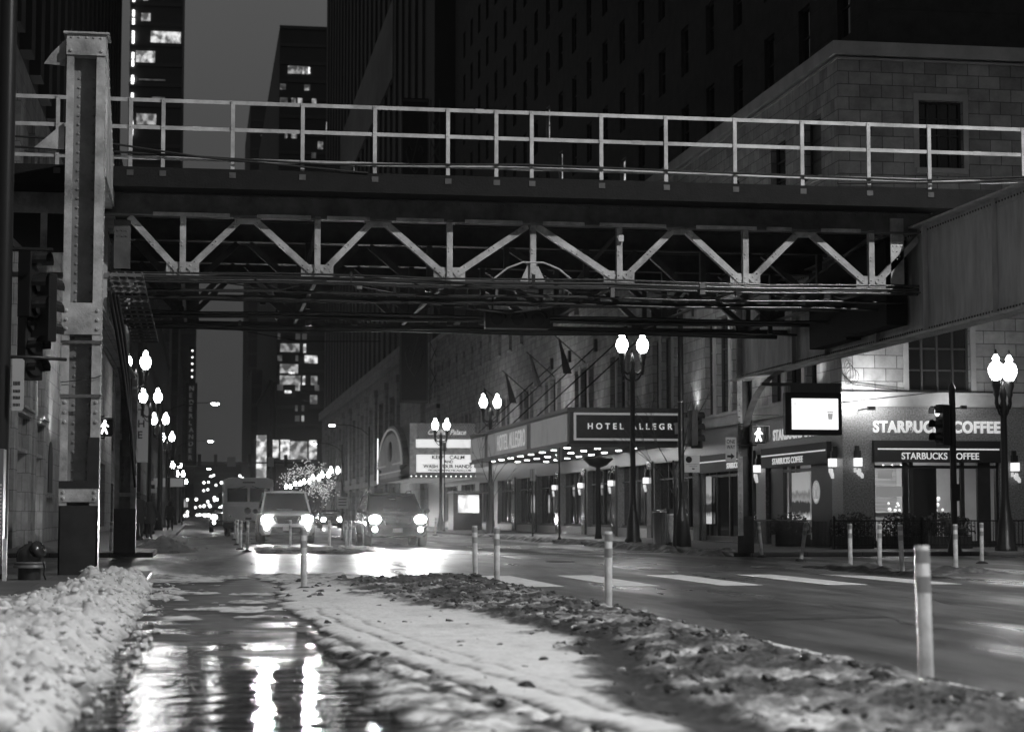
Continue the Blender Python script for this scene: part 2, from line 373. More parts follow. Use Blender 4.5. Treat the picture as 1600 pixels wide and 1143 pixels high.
# ------------------------------------------------------------------ snow
def snowmat():
    m = bpy.data.materials.new('street_snow'); m.use_nodes = True; t = m.node_tree; b = t.nodes['Principled BSDF']; N = t.nodes.new; L = t.links.new
    at = N('ShaderNodeAttribute'); at.attribute_name = 'dirt'
    tc = N('ShaderNodeTexCoord'); n = N('ShaderNodeTexNoise'); n.inputs['Scale'].default_value = 7; n.inputs['Detail'].default_value = 8; n.inputs['Roughness'].default_value = .7; L(tc.outputs['Object'], n.inputs['Vector'])
    a = N('ShaderNodeMath'); a.operation = 'MULTIPLY_ADD'; a.inputs[1].default_value = 1.0; a.inputs[2].default_value = -.5; L(n.outputs[0], a.inputs[0])
    s = N('ShaderNodeMath'); s.operation = 'ADD'; s.use_clamp = True; L(a.outputs[0], s.inputs[0]); L(at.outputs['Fac'], s.inputs[1])
    cr = N('ShaderNodeValToRGB'); e = cr.color_ramp.elements
    e[0].position = 0; e[0].color = (.72, .72, .72, 1); e[1].position = 1; e[1].color = (.035, .035, .035, 1)
    for p, c in ((.25, .58), (.5, .26), (.75, .10)): q = cr.color_ramp.elements.new(p); q.color = (c, c, c, 1)
    L(s.outputs[0], cr.inputs[0]); L(cr.outputs[0], b.inputs['Base Color'])
    r = N('ShaderNodeMapRange'); r.inputs[3].default_value = .85; r.inputs[4].default_value = .6; L(s.outputs[0], r.inputs[0]); L(r.outputs[0], b.inputs['Roughness'])
    n2 = N('ShaderNodeTexNoise'); n2.inputs['Scale'].default_value = 28; n2.inputs['Detail'].default_value = 6; L(tc.outputs['Object'], n2.inputs['Vector'])
    bp = N('ShaderNodeBump'); bp.inputs['Strength'].default_value = .5; bp.inputs['Distance'].default_value = .02; L(n2.outputs[0], bp.inputs['Height']); L(bp.outputs[0], b.inputs['Normal'])
    return m
SNOW = snowmat()
def sst(a, b, x): t = max(0, min(1, (x - a) / (b - a))); return t * t * (3 - 2 * t)
def fb(x, y, s, o=3, z=0): return noise.fractal(Vector((x * s, y * s, z)), .9, 2.1, o)
def chunk(x, y, s, z=0):
    d, p = noise.voronoi(Vector((x * s, y * s, z))); return d[0], d[1] - d[0]
def dome(x, y, s, z=0):
    d, p = noise.voronoi(Vector((x * s, y * s, z))); return math.sqrt(max(0, 1 - (d[0] / .72) ** 2))
def field(name, x0, x1, y0, y1, nx, k, hf, kind='stuff'):
    ys = [y0]
    while ys[-1] < y1: ys.append(ys[-1] + max(.02, ys[-1] * k))
    V = []; D = []
    for y in ys:
        for i in range(nx + 1):
            x = x0 + (x1 - x0) * i / nx; h, d = hf(x, y); V.append((x, y, h)); D.append(d)
    n = nx + 1; F = []
    for j in range(len(ys) - 1):
        for i in range(nx):
            a = j * n + i
            if max(V[a][2], V[a + 1][2], V[a + n][2], V[a + n + 1][2]) > -.02: F.append((a, a + 1, a + n + 1, a + n))
    used = sorted({i for f in F for i in f}); ix = {v: i for i, v in enumerate(used)}
    me = bpy.data.meshes.new(name); me.from_pydata([V[i] for i in used], [], [tuple(ix[i] for i in f) for f in F]); me.update()
    at = me.attributes.new('dirt', 'FLOAT', 'POINT'); at.data.foreach_set('value', [D[i] for i in used])
    me.polygons.foreach_set('use_smooth', [True] * len(F)); me.materials.append(SNOW)
    o = bpy.data.objects.new(name, me); COL.objects.link(o); o['kind'] = kind; return o
def bank(x, y):            # ploughed lumps along the left kerb
    e = -.60 + .13 * fb(x * .3, y, 1.3, 4) - .1 * sst(24, 31, y)
    lft = -3.4 if y < 22 else (-3.4 + 1.5 * sst(22, 25, y))
    env = sst(e + .02, e - .38, x) * sst(lft - .2, lft + .35, x) * sst(31.6, 30.0, y) * sst(4, 6, y)
    if x < -.9: env *= 1 - .75 * sst(.15, .5, fb(x, y, .35, 2, 5)) * sst(-1.3, -2.0, x)
    wx, wy = x + .06 * fb(x, y, 4, 2, 3), y + .06 * fb(x, y, 4, 2, 8)
    L = .04 + .20 * fb(x, y, .9) + .08 * sst(-.05, .1, fb(wx, wy, 2.1, 2, 14)) + .10 * dome(wx, wy, 2.6) + .06 * dome(wx, wy, 5.5, 3) + .045 * dome(wx, wy, 10, 7) + .06 * fb(x, y, 9, 5) + .03 * fb(x, y, 24, 3)
    pk = .22 * math.exp(-(((x + 1.62) / .16) ** 2 + ((y - 29.6) / .5) ** 2))
    h = env ** .6 * (.10 + .58 * max(.0, L)) * (1 - .45 * sst(-1.2, -2.2, x) * sst(19, 22, y)) + pk * (.7 + .3 * dome(x, y, 6)) - .004
    if env < .02 and pk < .02: h = -.3
    dirt = .06 + .5 * max(0, fb(x, y, 1.3, 4, 9)) + .25 * max(0, fb(x, y, 7, 2, 2)) + .3 * sst(.35, .0, env)
    return (h if h > -.1 else -.3), min(.8, dirt)
field('ploughed_snow_bank', -3.7, -.35, 6.2, 31.8, 170, .0026, bank)
def Xb(y): return 2.25 + .85 * sst(26, 17, y) - .75 * sst(16.5, 10.5, y) + .12 * fb(y, 0, .7)      # where clean snow gives way to slush
def ruts(y): t = max(0, 23 - y); return .95 + .0062 * t ** 2
def buf(x, y):
    e = .92 + .22 * fb(x * .4, y, 1.3, 4) + .25 * sst(23, 31, y)
    r = 4.75 + .25 * fb(x * .2, y, 1.1, 4, 4)
    env = sst(e, e + .35, x) * sst(r + .05, r - .35, x) * sst(33.4, 31.5, y + 1.6 * fb(x, y, .9))
    b = Xb(y) + .3 * fb(x, y, 1.3, 4, 7)
    dirty = sst(b - .15, b + .25, x)
    ridge = math.exp(-((x - 4.0) / .6) ** 2) * .05
    fine = .016 * fb(x, y, 11, 3) + .008 * fb(x, y, 26, 2)
    wx, wy = x + .05 * fb(x, y, 5, 2, 3), y + .05 * fb(x, y, 5, 2, 8)
    h = env * (.028 + .016 * fb(x, y, 1.2) + fine * (.35 + dirty * 1.1) + dirty * (ridge + .018 * dome(wx, wy, 4.6, 2) + .014 * dome(wx, wy, 10, 4) + .035 * fb(x, y, 3.2, 4, 2)))
    d = .06 + .2 * max(0, fb(x, y, 1.5, 4, 3)) + dirty * (.68 + .6 * fb(x, y, 1.4, 5, 6) + .22 * fb(x, y, 9, 3, 1) + .1 * fb(x, y, 24, 2, 1))
    strip = math.exp(-((x - (Xb(y) + .25)) / (.17 + .05 * fb(y, 3, 2))) ** 2) * sst(19, 16.5, y)      # scraped bare band
    d += strip * .8; h *= 1 - .8 * strip
    d -= .35 * math.exp(-((x - (Xb(y) + .62)) / .14) ** 2) * sst(.0, .3, fb(x, y, 1.1, 3, 12) + .15) * dirty
    if y < 24:
        for off, wdt, a in ((0, .075, 1.), (-.30, .06, .9), (.38, .035, .5), (.62, .03, .3)):
            q = math.exp(-((x - ruts(y) - off - .05 * fb(y, off, 1.5)) / (wdt * (.8 + .6 * fb(x, y, 2) + .3))) ** 2) * a * sst(24, 21, y)
            d += q * (.75 + .6 * fb(x, y, 4)); h -= q * .022
            h += .000 * (1 + 1.5 * fb(x, y, 4, 2, 2)) * math.exp(-((x - ruts(y) - off - .12) / .05) ** 2) * a * sst(24, 21, y) * env
        m = sst(ruts(y) + .05, ruts(y) - .15, x) * sst(22, 15, y)
        h += env * m * (.03 * dome(wx, wy, 5) + .025 * dome(wx, wy, 11) - .014); d += m * (.28 + .6 * fb(x, y, 3.1, 4, 8))
    if y > 27: d += .25 * sst(27, 31, y)
    d += .45 * sst(.6, .1, env)
    h += (fb(x, y, 2.4, 3, 21) - .05) * .03 * sst(.9, .2, env)
    if env < .015 or h < .0015: return -.3, .5
    return h + .004, max(0, min(1, d))
field('buffer_snow', .6, 5.2, 6.2, 33.6, 260, .0026, buf)
def far1(x, y):
    e = sst(-.3, .25, fb(x, y, .45, 3, 2) + .25 * (1 - abs(x - 3.6) / 2.2)); env = e * sst(1.5, 1.9, x) * sst(6.0, 5.3, x) * sst(53.8, 54.6, y) * sst(66, 62, y)
    return (env * (.09 + .08 * fb(x, y, 2.5)) - .03), .35 + .5 * fb(x, y, 2.2, 4)
def far6(x, y):
    env = sst(.12, .38, fb(x, y, .9, 4, 31)) * sst(-.8, -.5, x) * sst(1.3, .9, x) * sst(19, 21, y) * sst(32, 30, y)
    return env * (.02 + .02 * fb(x, y, 5)) - .003, .25 + .7 * fb(x, y, 3.6)
field('thin_slush_on_lane', -.8, 1.3, 18.5, 32.2, 90, .0028, far6)
field('far_slush_strip', 1.3, 6.2, 53.5, 66.5, 90, .003, far1)
def far2(x, y):
    q = max(math.exp(-(((x + 1.05) / .75) ** 2 + ((y - 57.6) / 1.4) ** 2)), .55 * math.exp(-(((x + .9) / .4) ** 2 + ((y - 66) / 4) ** 2)), .6 * math.exp(-(((x + 1.0) / .5) ** 2 + ((y - 80) / 6) ** 2)))
    d, g = chunk(x, y, 3.5)
    return q * (.33 + .16 * sst(0, .5, g) + .12 * fb(x, y, 2.4)) - .03 + (.02 if q > .15 else -.2), .22 + .3 * fb(x, y, 2, 3)
field('far_left_snow_pile', -2.6, .6, 54, 92, 70, .003, far2)
def far3(x, y):
    env = max(math.exp(-(((x - 12.9) / .55) ** 2 + ((y - 35.5) / 4.0) ** 2)), math.exp(-(((x - 14.4) / .7) ** 2 + ((y - 35) / 1.2) ** 2)))
    return env * (.12 + .12 * fb(x, y, 2.2)) - .04, .72 + .4 * fb(x, y, 2.5)
field('slush_by_right_posts', 11.5, 16, 31, 41, 70, .004, far3)
def far4(x, y):
    env = sst(13.1, 13.45, x) * sst(15.0, 14.2, x) * sst(49.2, 50, y) * sst(.0, .25, fb(x, y, .35, 2) + .28)
    return env * (.16 + .09 * fb(x, y, 2.2)) + .0 - .02, .62 + .5 * fb(x, y, 2.5)
field('slush_along_right_kerb', 13.0, 15.2, 49, 95, 40, .003, far4)
def far5(x, y):
    env = sst(-.25, .25, fb(x, y, .6, 4, 11) + .3 * math.exp(-((y - 33.4) / .5) ** 2)) * sst(-1.0, -.6, x) * sst(3.6, 2.2, x) * sst(30.5, 32.6, y) * sst(36.8, 34.6, y)
    return env * (.05 + .05 * fb(x, y, 3)) - .012, .25 + .6 * fb(x, y, 2.6)
field('crossing_slush', -1.0, 4.8, 30.2, 36.9, 140, .0025, far5)

# clods of dirty ice
CLODM = mat('dirty_ice_clod', .05, .45, var=.6, vs=9, bump=.5, bs=30)
CLODW = mat('grey_ice_clod', .42, .4, var=.45, vs=9, bump=.5, bs=30)
def clods(name, n, f, m, s0, s1, seed, smooth=False):
    rnd = random.Random(seed); b = MB(); c = 0
    base = bmesh.new(); bmesh.ops.create_icosphere(base, subdivisions=2, radius=1); bv = [v.co.copy() for v in base.verts]; bf = [tuple(v.index for v in q.verts) for q in base.faces]; base.free()
    while c < n:
        p = f(rnd)
        if p is None: continue
        x, y, z = p; r = s0 + (s1 - s0) * rnd.random() ** 3; sd = rnd.random() * 50; c += 1
        sc = (r * (.8 + .7 * rnd.random()), r * (.8 + .7 * rnd.random()), r * (.5 + .5 * rnd.random()))
        b.add([(x + v.x * sc[0] * (1 + q), y + v.y * sc[1] * (1 + q), z + v.z * sc[2] * (1 + q)) for v in bv for q in [.6 * noise.noise(v * 1.9 + Vector((sd, 0, 0))) + .25 * noise.noise(v * 4.5 + Vector((sd, 3, 0)))]], bf, smooth)
    o = b.build(name, m); o['kind'] = 'stuff'; return o
def pick(p):
    def f(r):
        y = 7.5 + 25 * r.random() ** .8; x = 1.0 + 3.9 * r.random()
        b = Xb(y); dens = sst(b - .1, b + .6, x) * .9 + .05
        if abs(x - b - .22) < .15 and y < 18: dens = .03
        if y < 15 and x < ruts(y) + .1: dens = .3
        if r.random() > dens * (.55 + fb(x, y, 1.3, 2, 1)): return None
        h, d = buf(x, y)
        return None if h < -.1 else (x, y, h + p)
    return f
clods('dirty_ice_clods', 2600, pick(-.004), CLODM, .006, .055, 3)
clods('pale_ice_clods', 260, pick(.004), CLODW, .008, .045, 5)
def pick2(r):
    y = 6.5 + 24 * r.random(); x = -.36 - .5 * r.random(); h, d = bank(x, y); return (x, y, max(h, .01) + .01)
def pick3(r):
    y = 6.5 + 24 * r.random() ** 1.2; x = -.5 - 2.2 * r.random() ** 1.4; h, d = bank(x, y); return None if h < .05 else (x, y, h + .015)
clods('snow_chunks_on_bank', 1100, pick3, mat('snow_chunk', .78, .6, var=.12, vs=8, bump=.6, bs=45), .008, .06, 18, True)
clods('snow_crumbs_on_lane', 320, pick2, mat('snow_crumb', .7, .6), .006, .045, 8)
# ================================================================== ELEVATED RAILWAY
EL = thing('elevated_railway', 'riveted steel elevated railway bridge with white railings crossing over the street', 'railway bridge', (0, 0, 0))
TR = [35.8, 39.0, 42.4, 44.4]                       # truss planes
ZB, ZT = 5.45, 6.62
NB = [-.35, 2.13, 4.62, 7.9, 10.4, 12.95]           # lower nodes
NT = [-1.45, .83, 3.27, 6.22, 9.1, 11.6, 14.1]      # upper nodes
def truss(y, i):
    nm = 'truss'
    st = STEEL if i == 0 else STEELD  # rear trusses get the steel with shade in its colour
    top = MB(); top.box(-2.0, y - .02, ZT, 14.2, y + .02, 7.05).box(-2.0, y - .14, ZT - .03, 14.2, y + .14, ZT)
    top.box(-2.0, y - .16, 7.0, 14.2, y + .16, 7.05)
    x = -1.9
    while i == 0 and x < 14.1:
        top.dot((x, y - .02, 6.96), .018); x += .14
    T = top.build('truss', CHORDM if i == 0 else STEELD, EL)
    if i == 0:
        for a_, c_ in ((-.9, .5), (1.0, 2.0), (2.3, 3.1), (3.6, 4.5), (4.9, 6.0), (6.4, 7.2), (7.5, 8.8), (9.4, 10.6), (10.8, 11.3), (11.9, 12.7)): MB().box(a_, y - .17, ZT - .04, c_, y - .142, ZT + .03).build('lit_flange_strip', STEEL, T)  # light catching the lower flange, put in as pale strips
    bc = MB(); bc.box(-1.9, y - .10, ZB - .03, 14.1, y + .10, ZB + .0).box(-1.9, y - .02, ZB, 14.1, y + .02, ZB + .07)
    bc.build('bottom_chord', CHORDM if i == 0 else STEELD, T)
    def bar(a, b, w=.12, nm='diagonal'):
        m = MB(); m.beam(a, b, w, .02); va = Vector(a); vb = Vector(b); dr = (vb - va).normalized(); sd = dr.cross(Vector((0, 1, 0)))
        o = sd * (w / 2 - .01); m.beam(va + o + Vector((0, .06, 0)), vb + o + Vector((0, .06, 0)), .02, .12)
        if i == 0:
            L = (vb - va).length
            for t in (.06, .14, .48, .54, .86, .94):
                m.dot(va.lerp(vb, t) + Vector((0, -.012, 0)) + sd * .02, .022)
        m.build(nm, st, T)
    yf = y - .05
    for k, xb in enumerate(NB):
        z0 = ZB + .16
        bar((xb - .1, yf, z0), (NT[k] + .12 if k != 3 else 6.30, yf, ZT - .05))
        nx = NT[k + 1] if k != 2 else 6.12
        bar((xb + .1, yf, z0), (nx - .12 if k != 2 else 6.12, yf, ZT - .05))
        bar((xb, yf - .03, ZB + .05), (xb, yf - .03, ZT + .02), .11, 'vertical_strut')
        g = MB(); g.prism([(xb - .3, ZB + .02), (xb + .3, ZB + .02), (xb + .3, ZB + .30), (xb - .3, ZB + .30)], y - .03, y - .005)
        if i == 0:
            for s in (-1, 1):
                for t in range(3):
                    g.dot((xb + s * (.1 + .05 * t), y - .03, ZB + .12 + .08 * t), .02); g.dot((xb + s * (.18 + .03 * t), y - .03, ZB + .08 + .05 * t), .018)
        g.build('gusset_plate', st, T)
    bar((6.22, yf - .03, ZB + .05), (6.22, yf - .03, ZT + .02), .11, 'vertical_strut')
    g = MB(); g.prism([(6.22 - .26, ZB + .02), (6.22 + .26, ZB + .02), (6.22 + .08, ZB + .42), (6.22 - .08, ZB + .42)], y - .03, y - .005); g.build('gusset_plate', st, T)
    if i == 0:
        g = MB(); g.tube([(6.22 - .75, y - .08, ZB + .1), (6.22 - .5, y - .08, ZB + .3), (6.22 - .2, y - .08, ZB + .42), (6.22 + .2, y - .08, ZB + .42), (6.22 + .5, y - .08, ZB + .3), (6.22 + .75, y - .08, ZB + .1)], .02, 6); g.build('brace_strap', st, T)
        for x in NT[1:3] + NT[4:6]:
            g = MB(); g.prism([(x - .35, ZT + .02), (x + .35, ZT + .02), (x + .12, ZT - .14), (x - .12, ZT - .14)], y - .03, y - .005); g.build('gusset_plate', st, T)
        g = MB(); g.box(13.35, y - .06, 5.6, 13.62, y - .02, 6.9)
        for a in range(3):
            for c in range(5): g.dot((13.40 + .08 * a, y - .06, 6.25 + .1 * c), .02)
        g.build('end_plate', st, T)
        g = MB(); g.box(-1.6, y - .06, 5.6, -1.3, y - .02, 6.5)
        for a in range(3):
            for c in range(2): g.dot((-1.54 + .08 * a, y - .06, 6.2 + .1 * c), .02)
        g.build('end_plate', STEELD, T)  # left end's dimmer light put into the darker steel
for i, y in enumerate(TR): truss(y, i)
lt = MB().box(-8, 35.78, 6.6, -2.3, 35.82, 6.98).build('side_truss', STEEL, EL)
MB().box(-2.92, 35.72, 5.5, -2.80, 35.76, 6.6).build('vertical_strut', STEEL, lt); MB().beam((-3.9, 35.74, 6.55), (-2.95, 35.74, 5.6), .1, .03).build('diagonal', STEEL, lt); MB().box(-8, 35.7, 5.42, -2.3, 35.9, 5.5).build('bottom_chord', CHORDM, lt)
# lateral bracing between the trusses
lb = MB()
for k in range(len(NB)):
    lb.beam((NB[k], 35.9, 5.5), (NB[k], 44.3, 5.5), .07, .05, (0, 0, 1))
    if k % 2: lb.beam((NB[k], 35.9, 6.5), (NB[k], 44.3, 5.6), .07, .05, (0, 0, 1))
    else: lb.beam((NB[k], 35.9, 5.6), (NB[k], 44.3, 6.5), .07, .05, (0, 0, 1))
for k in range(len(NB) - 1):
    lb.beam((NB[k], 36, 5.52), (NB[k + 1], 39, 5.52), .06, .02, (0, 0, 1))
lb.build('lateral_bracing', STEELD, EL)
sb = MB()
for x in (2.9, 3.4, 8.9, 9.4): sb.box(x, 37.2, 5.55, x + .045, 37.25, 5.72)
sb.build('conduit_hanger', RAILP, EL)
# deck
dk = MB(); dk.box(-8, 35.75, 7.06, 20.5, 44.65, 7.2).box(-8, 35.04, 7.28, 20.5, 35.9, 7.33)
dk.build('deck', TIE, EL)
tb = MB(); x = -7.9
while x < 20.4: tb.box(x, 36.0, 7.205, x + .2, 44.6, 7.275); x += .42
t_ = tb.build('sleeper_row', TIE, EL); t_['kind'] = 'stuff'
rl = MB()
for y in (36.4, 37.85, 42.0, 43.45): rl.box(-8, y, 7.28, 20.5, y + .07, 7.43)
rl.build('running_rail', CHROME, EL)
wk = MB(); wk.box(-8, 34.97, 7.0, 20.5, 35.03, 7.36).box(-8, 35.03, 7.0, 20.5, 35.7, 7.05).box(-8, 44.7, 7.2, 20.5, 44.76, 7.34); wk.build('fascia_board', TIE, EL)
cbm = MB()
cbm.tube([(-8, 34.96, 7.75), (-1.6, 34.96, 7.62), (2.2, 34.97, 7.5), (6, 34.95, 7.6), (13.6, 34.95, 7.52), (20, 34.95, 7.9)], .022, 6)
cbm.tube([(-8, 34.9, 7.95), (-2, 34.9, 7.8), (0, 34.9, 7.55), (3, 34.95, 7.36)], .02, 6)
cbm.tube([(12.0, 34.93, 7.42), (14.5, 34.93, 7.5), (16.5, 34.93, 7.66), (20, 34.93, 7.7)], .02, 6)
cbm.build('feeder_cable', RUBBER, EL)
# railings
def railing(y, posts, x0, x1):
    b = MB()
    for z in (8.60, 8.10, 7.54):
        b.box(x0, y + .03, z - .035, x1, y + .04, z + .035); b.box(x0, y + .035, z + .025, x1, y + .08, z + .035)
    for k, x in enumerate((-4.9, -.2, 2.6, 5.0, 8.0, 9.3, 12.2, 14.8)):
        z = (8.60, 8.10, 7.54)[k % 3]; b.box(x, y + .022, z - .04, x + .16, y + .03, z + .04); b.dot((x + .04, y + .022, z), .012); b.dot((x + .12, y + .022, z), .012)
    rr = b.build('railing', RAILP, EL)
    for p in posts: MB().box(p - .06, y - .045, 7.2, p + .06, y - .031, 7.3).build('foot_bracket', STEELD, rr)
    for p in posts:
        q = MB(); q.box(p - .035, y, 7.30, p + .035, y + .01, 8.63); q.box(p - .035, y + .01, 7.30, p - .025, y + .05, 8.63)
        for z in (8.6, 8.1, 7.54): q.dot((p, y, z), .014)
        q.build('post', RAILP, rr)
railing(35.0, [-5.6, -4.2, -2.59, -1.30, -.72, .53, 1.80, 3.13, 4.49, 5.4, 6.07, 7.40, 8.65, 10.0, 11.33, 12.66, 13.89, 15.82, 17.4], -6.5, 19)
# columns
def column(x, y, w, d, ztop, z0=.1, open_front=True, label=None):
    b = MB(); t = .025; x0, x1 = x - w / 2, x + w / 2; fl = .12
    b.box(x0, y, z0, x0 + fl, y + t, ztop).box(x1 - fl - .02, y, z0, x1, y + t, ztop)          # front flanges
    b.box(x0, y + t, z0, x0 + t, y + d, ztop).box(x1 - t, y + t, z0, x1, y + d, ztop)          # side plates
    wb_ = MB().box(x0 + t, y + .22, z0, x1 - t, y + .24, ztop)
    z = z0 + 1.4
    while z < ztop - .3:
        for s in (-1, 1): wb_.dot((x + s * (w / 2 - fl - .07), y + .22, z), .03)
        b.dot((x1, y + .05, z + .03), .02, (1, 0, 0)); b.dot((x1, y + d * .8, z + .03), .02, (1, 0, 0)); z += .155
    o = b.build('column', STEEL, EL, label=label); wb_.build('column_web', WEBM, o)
    k = MB(); e = .004
    k.box(x0 - e, y - e, z0, x1 + e, y + .0, 1.24).box(x1 - .03, y - e, z0, x1 + e, y + d + e, 1.24).box(x0 - e, y - e, z0, x0 + .02, y + d + e, 1.24); k.build('black_base', BLACKP, o)
    return o
c1 = column(-1.93, 32.0, .62, .5, 8.66, label='tall near column rising above the deck')
p = MB(); p.box(-2.245, 31.985, 4.03, -1.615, 31.998, 4.55)                               # splice plates
for s in (-1, 1):
    for z in (4.12, 4.27, 4.42): p.dot((-1.93 + s * .25, 31.985, z), .035)
p.build('splice_plate', STEEL, c1)
p = MB(); p.box(-2.245, 31.985, 1.3, -1.615, 31.998, 1.52)
for s in (-1, 1):
    for z in (1.36, 1.46): p.dot((-1.93 + s * .25, 31.985, z), .035)
p.build('splice_plate', STEEL, c1)
p = MB()
for s in (-1, 1):
    for z in (2.6, 2.76, 2.92): p.dot((-1.93 + s * .25, 32.0, z), .035)
p.build('rivet_row', STEEL, c1)
p = MB(); p.box(-2.25, 31.975, 1.52, -1.61, 31.999, 1.64).box(-1.83 + .03, 31.992, 1.64, -1.612, 31.999, 2.35); p.build('dark_tape', BLACKP, c1)
for z in (3.88, 3.0):
    p = MB(); p.box(-2.255, 31.97, z, -1.605, 31.985, z + .05).box(-1.62, 31.97, z, -1.605, 32.5, z + .05); p.build('steel_strap', CHROME, c1)
p = MB(); p.tube([(-2.25, 31.96, 3.24), (-2.0, 31.95, 3.27), (-1.7, 31.95, 3.32), (-1.6, 31.97, 3.36)], .008, 5); p.build('tie_wire', RUBBER, c1)
cap = MB(); cap.box(-2.25, 31.97, 8.66, -1.61, 32.55, 8.80).box(-2.25, 32.0, 8.80, -1.61, 32.5, 9.02).box(-2.3, 31.95, 9.02, -1.56, 32.6, 9.05)
for s in (-1, 1): cap.dot((-1.93 + s * .25, 31.97, 8.73), .035)
for k in range(5): cap.dot((-2.17 + k * .12, 32.0, 8.96), .025)
cap.build('column_cap', STEEL, c1)
MB().prism([(-2.27, 8.95), (-2.27, 8.5), (-2.62, 8.52), (-2.5, 8.7)], 32.1, 32.13).build('side_gusset', STEEL, c1); MB().prism([(-2.27, 7.55), (-2.27, 7.1), (-2.75, 7.12)], 32.1, 32.13).build('side_gusset', STEEL, c1)
c2 = column(-1.86, 50.0, .54, .5, 4.6, label='far left column standing on the opposite kerb')
MB().box(-2.14, 49.985, 3.0, -1.58, 49.998, 3.15).build('splice_plate', STEEL, c2); MB().box(-2.14, 49.985, 1.55, -1.58, 49.998, 1.65).build('splice_plate', STEEL, c2)
c3w = MB().box(13.93, 48.32, .1, 13.95, 48.8, 6.6)
c3 = MB(); c3.box(13.80, 48.3, .1, 13.93, 48.33, 6.6)
c3w.box(14.18, 48.3, .1, 14.2, 48.8, 4.6).box(13.95, 48.5, .1, 14.18, 48.53, 4.6)
z = 1.0
while z < 6.3: c3.dot((13.865, 48.3, z), .034); z += .155
c3 = c3.build('column', STEEL, EL, label='far right column with rivets down its pale edge')
c3w.build('column_web', STEELD, c3)  # recess shade put into the darker web steel
k = MB(); k.box(13.77, 48.29, .1, 13.94, 48.299, .55).box(13.942, 48.29, .1, 14.21, 48.81, 1.05); k.build('black_base', BLACKP, c3)
column(14.2, 27.6, .6, .5, 4.6, label='near right column beside the street corner')
# cross girders along the street
def girder(x, side, y0, y1):            # side = +1 face looking +x
    rv = MB(); b = MB(); b.box(x - .01, y0, 4.62, x + .01, y1, 6.7).box(x - .22, y0, 4.58, x + .22, y1, 4.62).box(x - .22, y0, 6.7, x + .22, y1, 6.74)
    b.box(x - .03, y0, 4.62, x + .03, y1, 4.78).box(x - .03, y0, 6.54, x + .03, y1, 6.7)
    y = y0 + .1
    while y < y1:
        for s in (-1, 1):
            rv.dot((x + s * .03, y, 4.70), .024, (s, 0, 0)); rv.dot((x + s * .03, y, 6.62), .024, (s, 0, 0))
            for o in (.08, .17): b.dot((x + s * o, y, 4.58), .022, (0, 0, -1))
        y += .13
    for y in [y0 + 1.2, y0 + 3.9, y0 + 7.2, y0 + 9.9, y0 + 13.2, y0 + 15.6]:
        for s in (-1, 1):
            b.box(x + s * .02, y - .01, 4.62, x + s * .12, y + .01, 6.7)
            z = 4.85
            while z < 6.5: rv.dot((x + s * .01, y + .08, z), .03, (s, 0, 0)); z += .12
    g_ = b.build('cross_girder', GIRDM, EL); o_ = rv.build('rivet_rows', STEELD, g_); o_['kind'] = 'stuff'
    return g_
gl = girder(-1.86, 1, 32.5, 50.4); gr = girder(13.95, -1, 28.1, 48.8)
# tall tapering knee plate from the near column head down to the girder
k = MB(); k.add([(-1.64, 32.5, 6.74), (-1.64, 36.4, 6.74), (-1.64, 32.5, 8.9), (-1.60, 32.5, 6.74), (-1.60, 36.4, 6.74), (-1.60, 32.5, 8.9)], [(0, 1, 2), (3, 5, 4), (0, 3, 4, 1), (1, 4, 5, 2), (0, 2, 5, 3)])
for t in range(18): k.dot((-1.60, 32.6 + 3.6 * t / 18, 8.72 - 2.0 * t / 18), .02, (1, 0, 0))
k.build('knee_plate', STEEL, EL)
def arch(x, ya, yb, z0, z1, wd=.18):
    b = MB(); n = 12; P = []; Q = []
    for i in range(n + 1):
        a = math.pi / 2 * i / n
        P.append((ya + (yb - ya) * (1 - math.cos(a)), z0 + (z1 - z0) * math.sin(a)))
    M = Matrix(((0, 1, 0, 0), (1, 0, 0, 0), (0, 0, 1, 0), (0, 0, 0, 1)))
    s = 1 if yb > ya else -1
    inner = P; outer = [(ya, z0)] + [(ya, z1)] + [(yb, z1)]
    for i in range(n):
        (a, c), (d, e) = P[i], P[i + 1]
        b.add([(x - wd / 2, a, c), (x + wd / 2, a, c), (x + wd / 2, d, e), (x - wd / 2, d, e)], [(0, 1, 2, 3)])
        q = .16
        def nrm(i):
            t = math.pi / 2 * i / n; return (P[i][0] - s * q * math.cos(t) * .9, P[i][1] + q * math.sin(t) * .3)
        (f, g), (h, j) = nrm(i), nrm(i + 1)
        for xx in (x - .02, x + .02): b.add([(xx, a, c), (xx, f, g), (xx, h, j), (xx, d, e)], [(0, 1, 2, 3)])
    return b.build('arched_bracket', CHORDM, EL)
arch(13.95, 48.3, 44.8, 2.6, 4.56); arch(-1.86, 32.5, 36.5, 2.6, 4.56); arch(-1.86, 50.0, 46.0, 2.6, 4.56)
wt = MB()                                              # lattice tray hanging by the left girder
y = 33.0
while y < 46: wt.box(-1.58, y, 5.12, -1.0, y + .05, 5.16); y += .8
for x in (-1.58, -1.44, -1.30, -1.16, -1.02): wt.box(x, 33.0, 5.16, x + .03, 46, 5.20)
wt.build('cable_tray', CHORDM, EL)
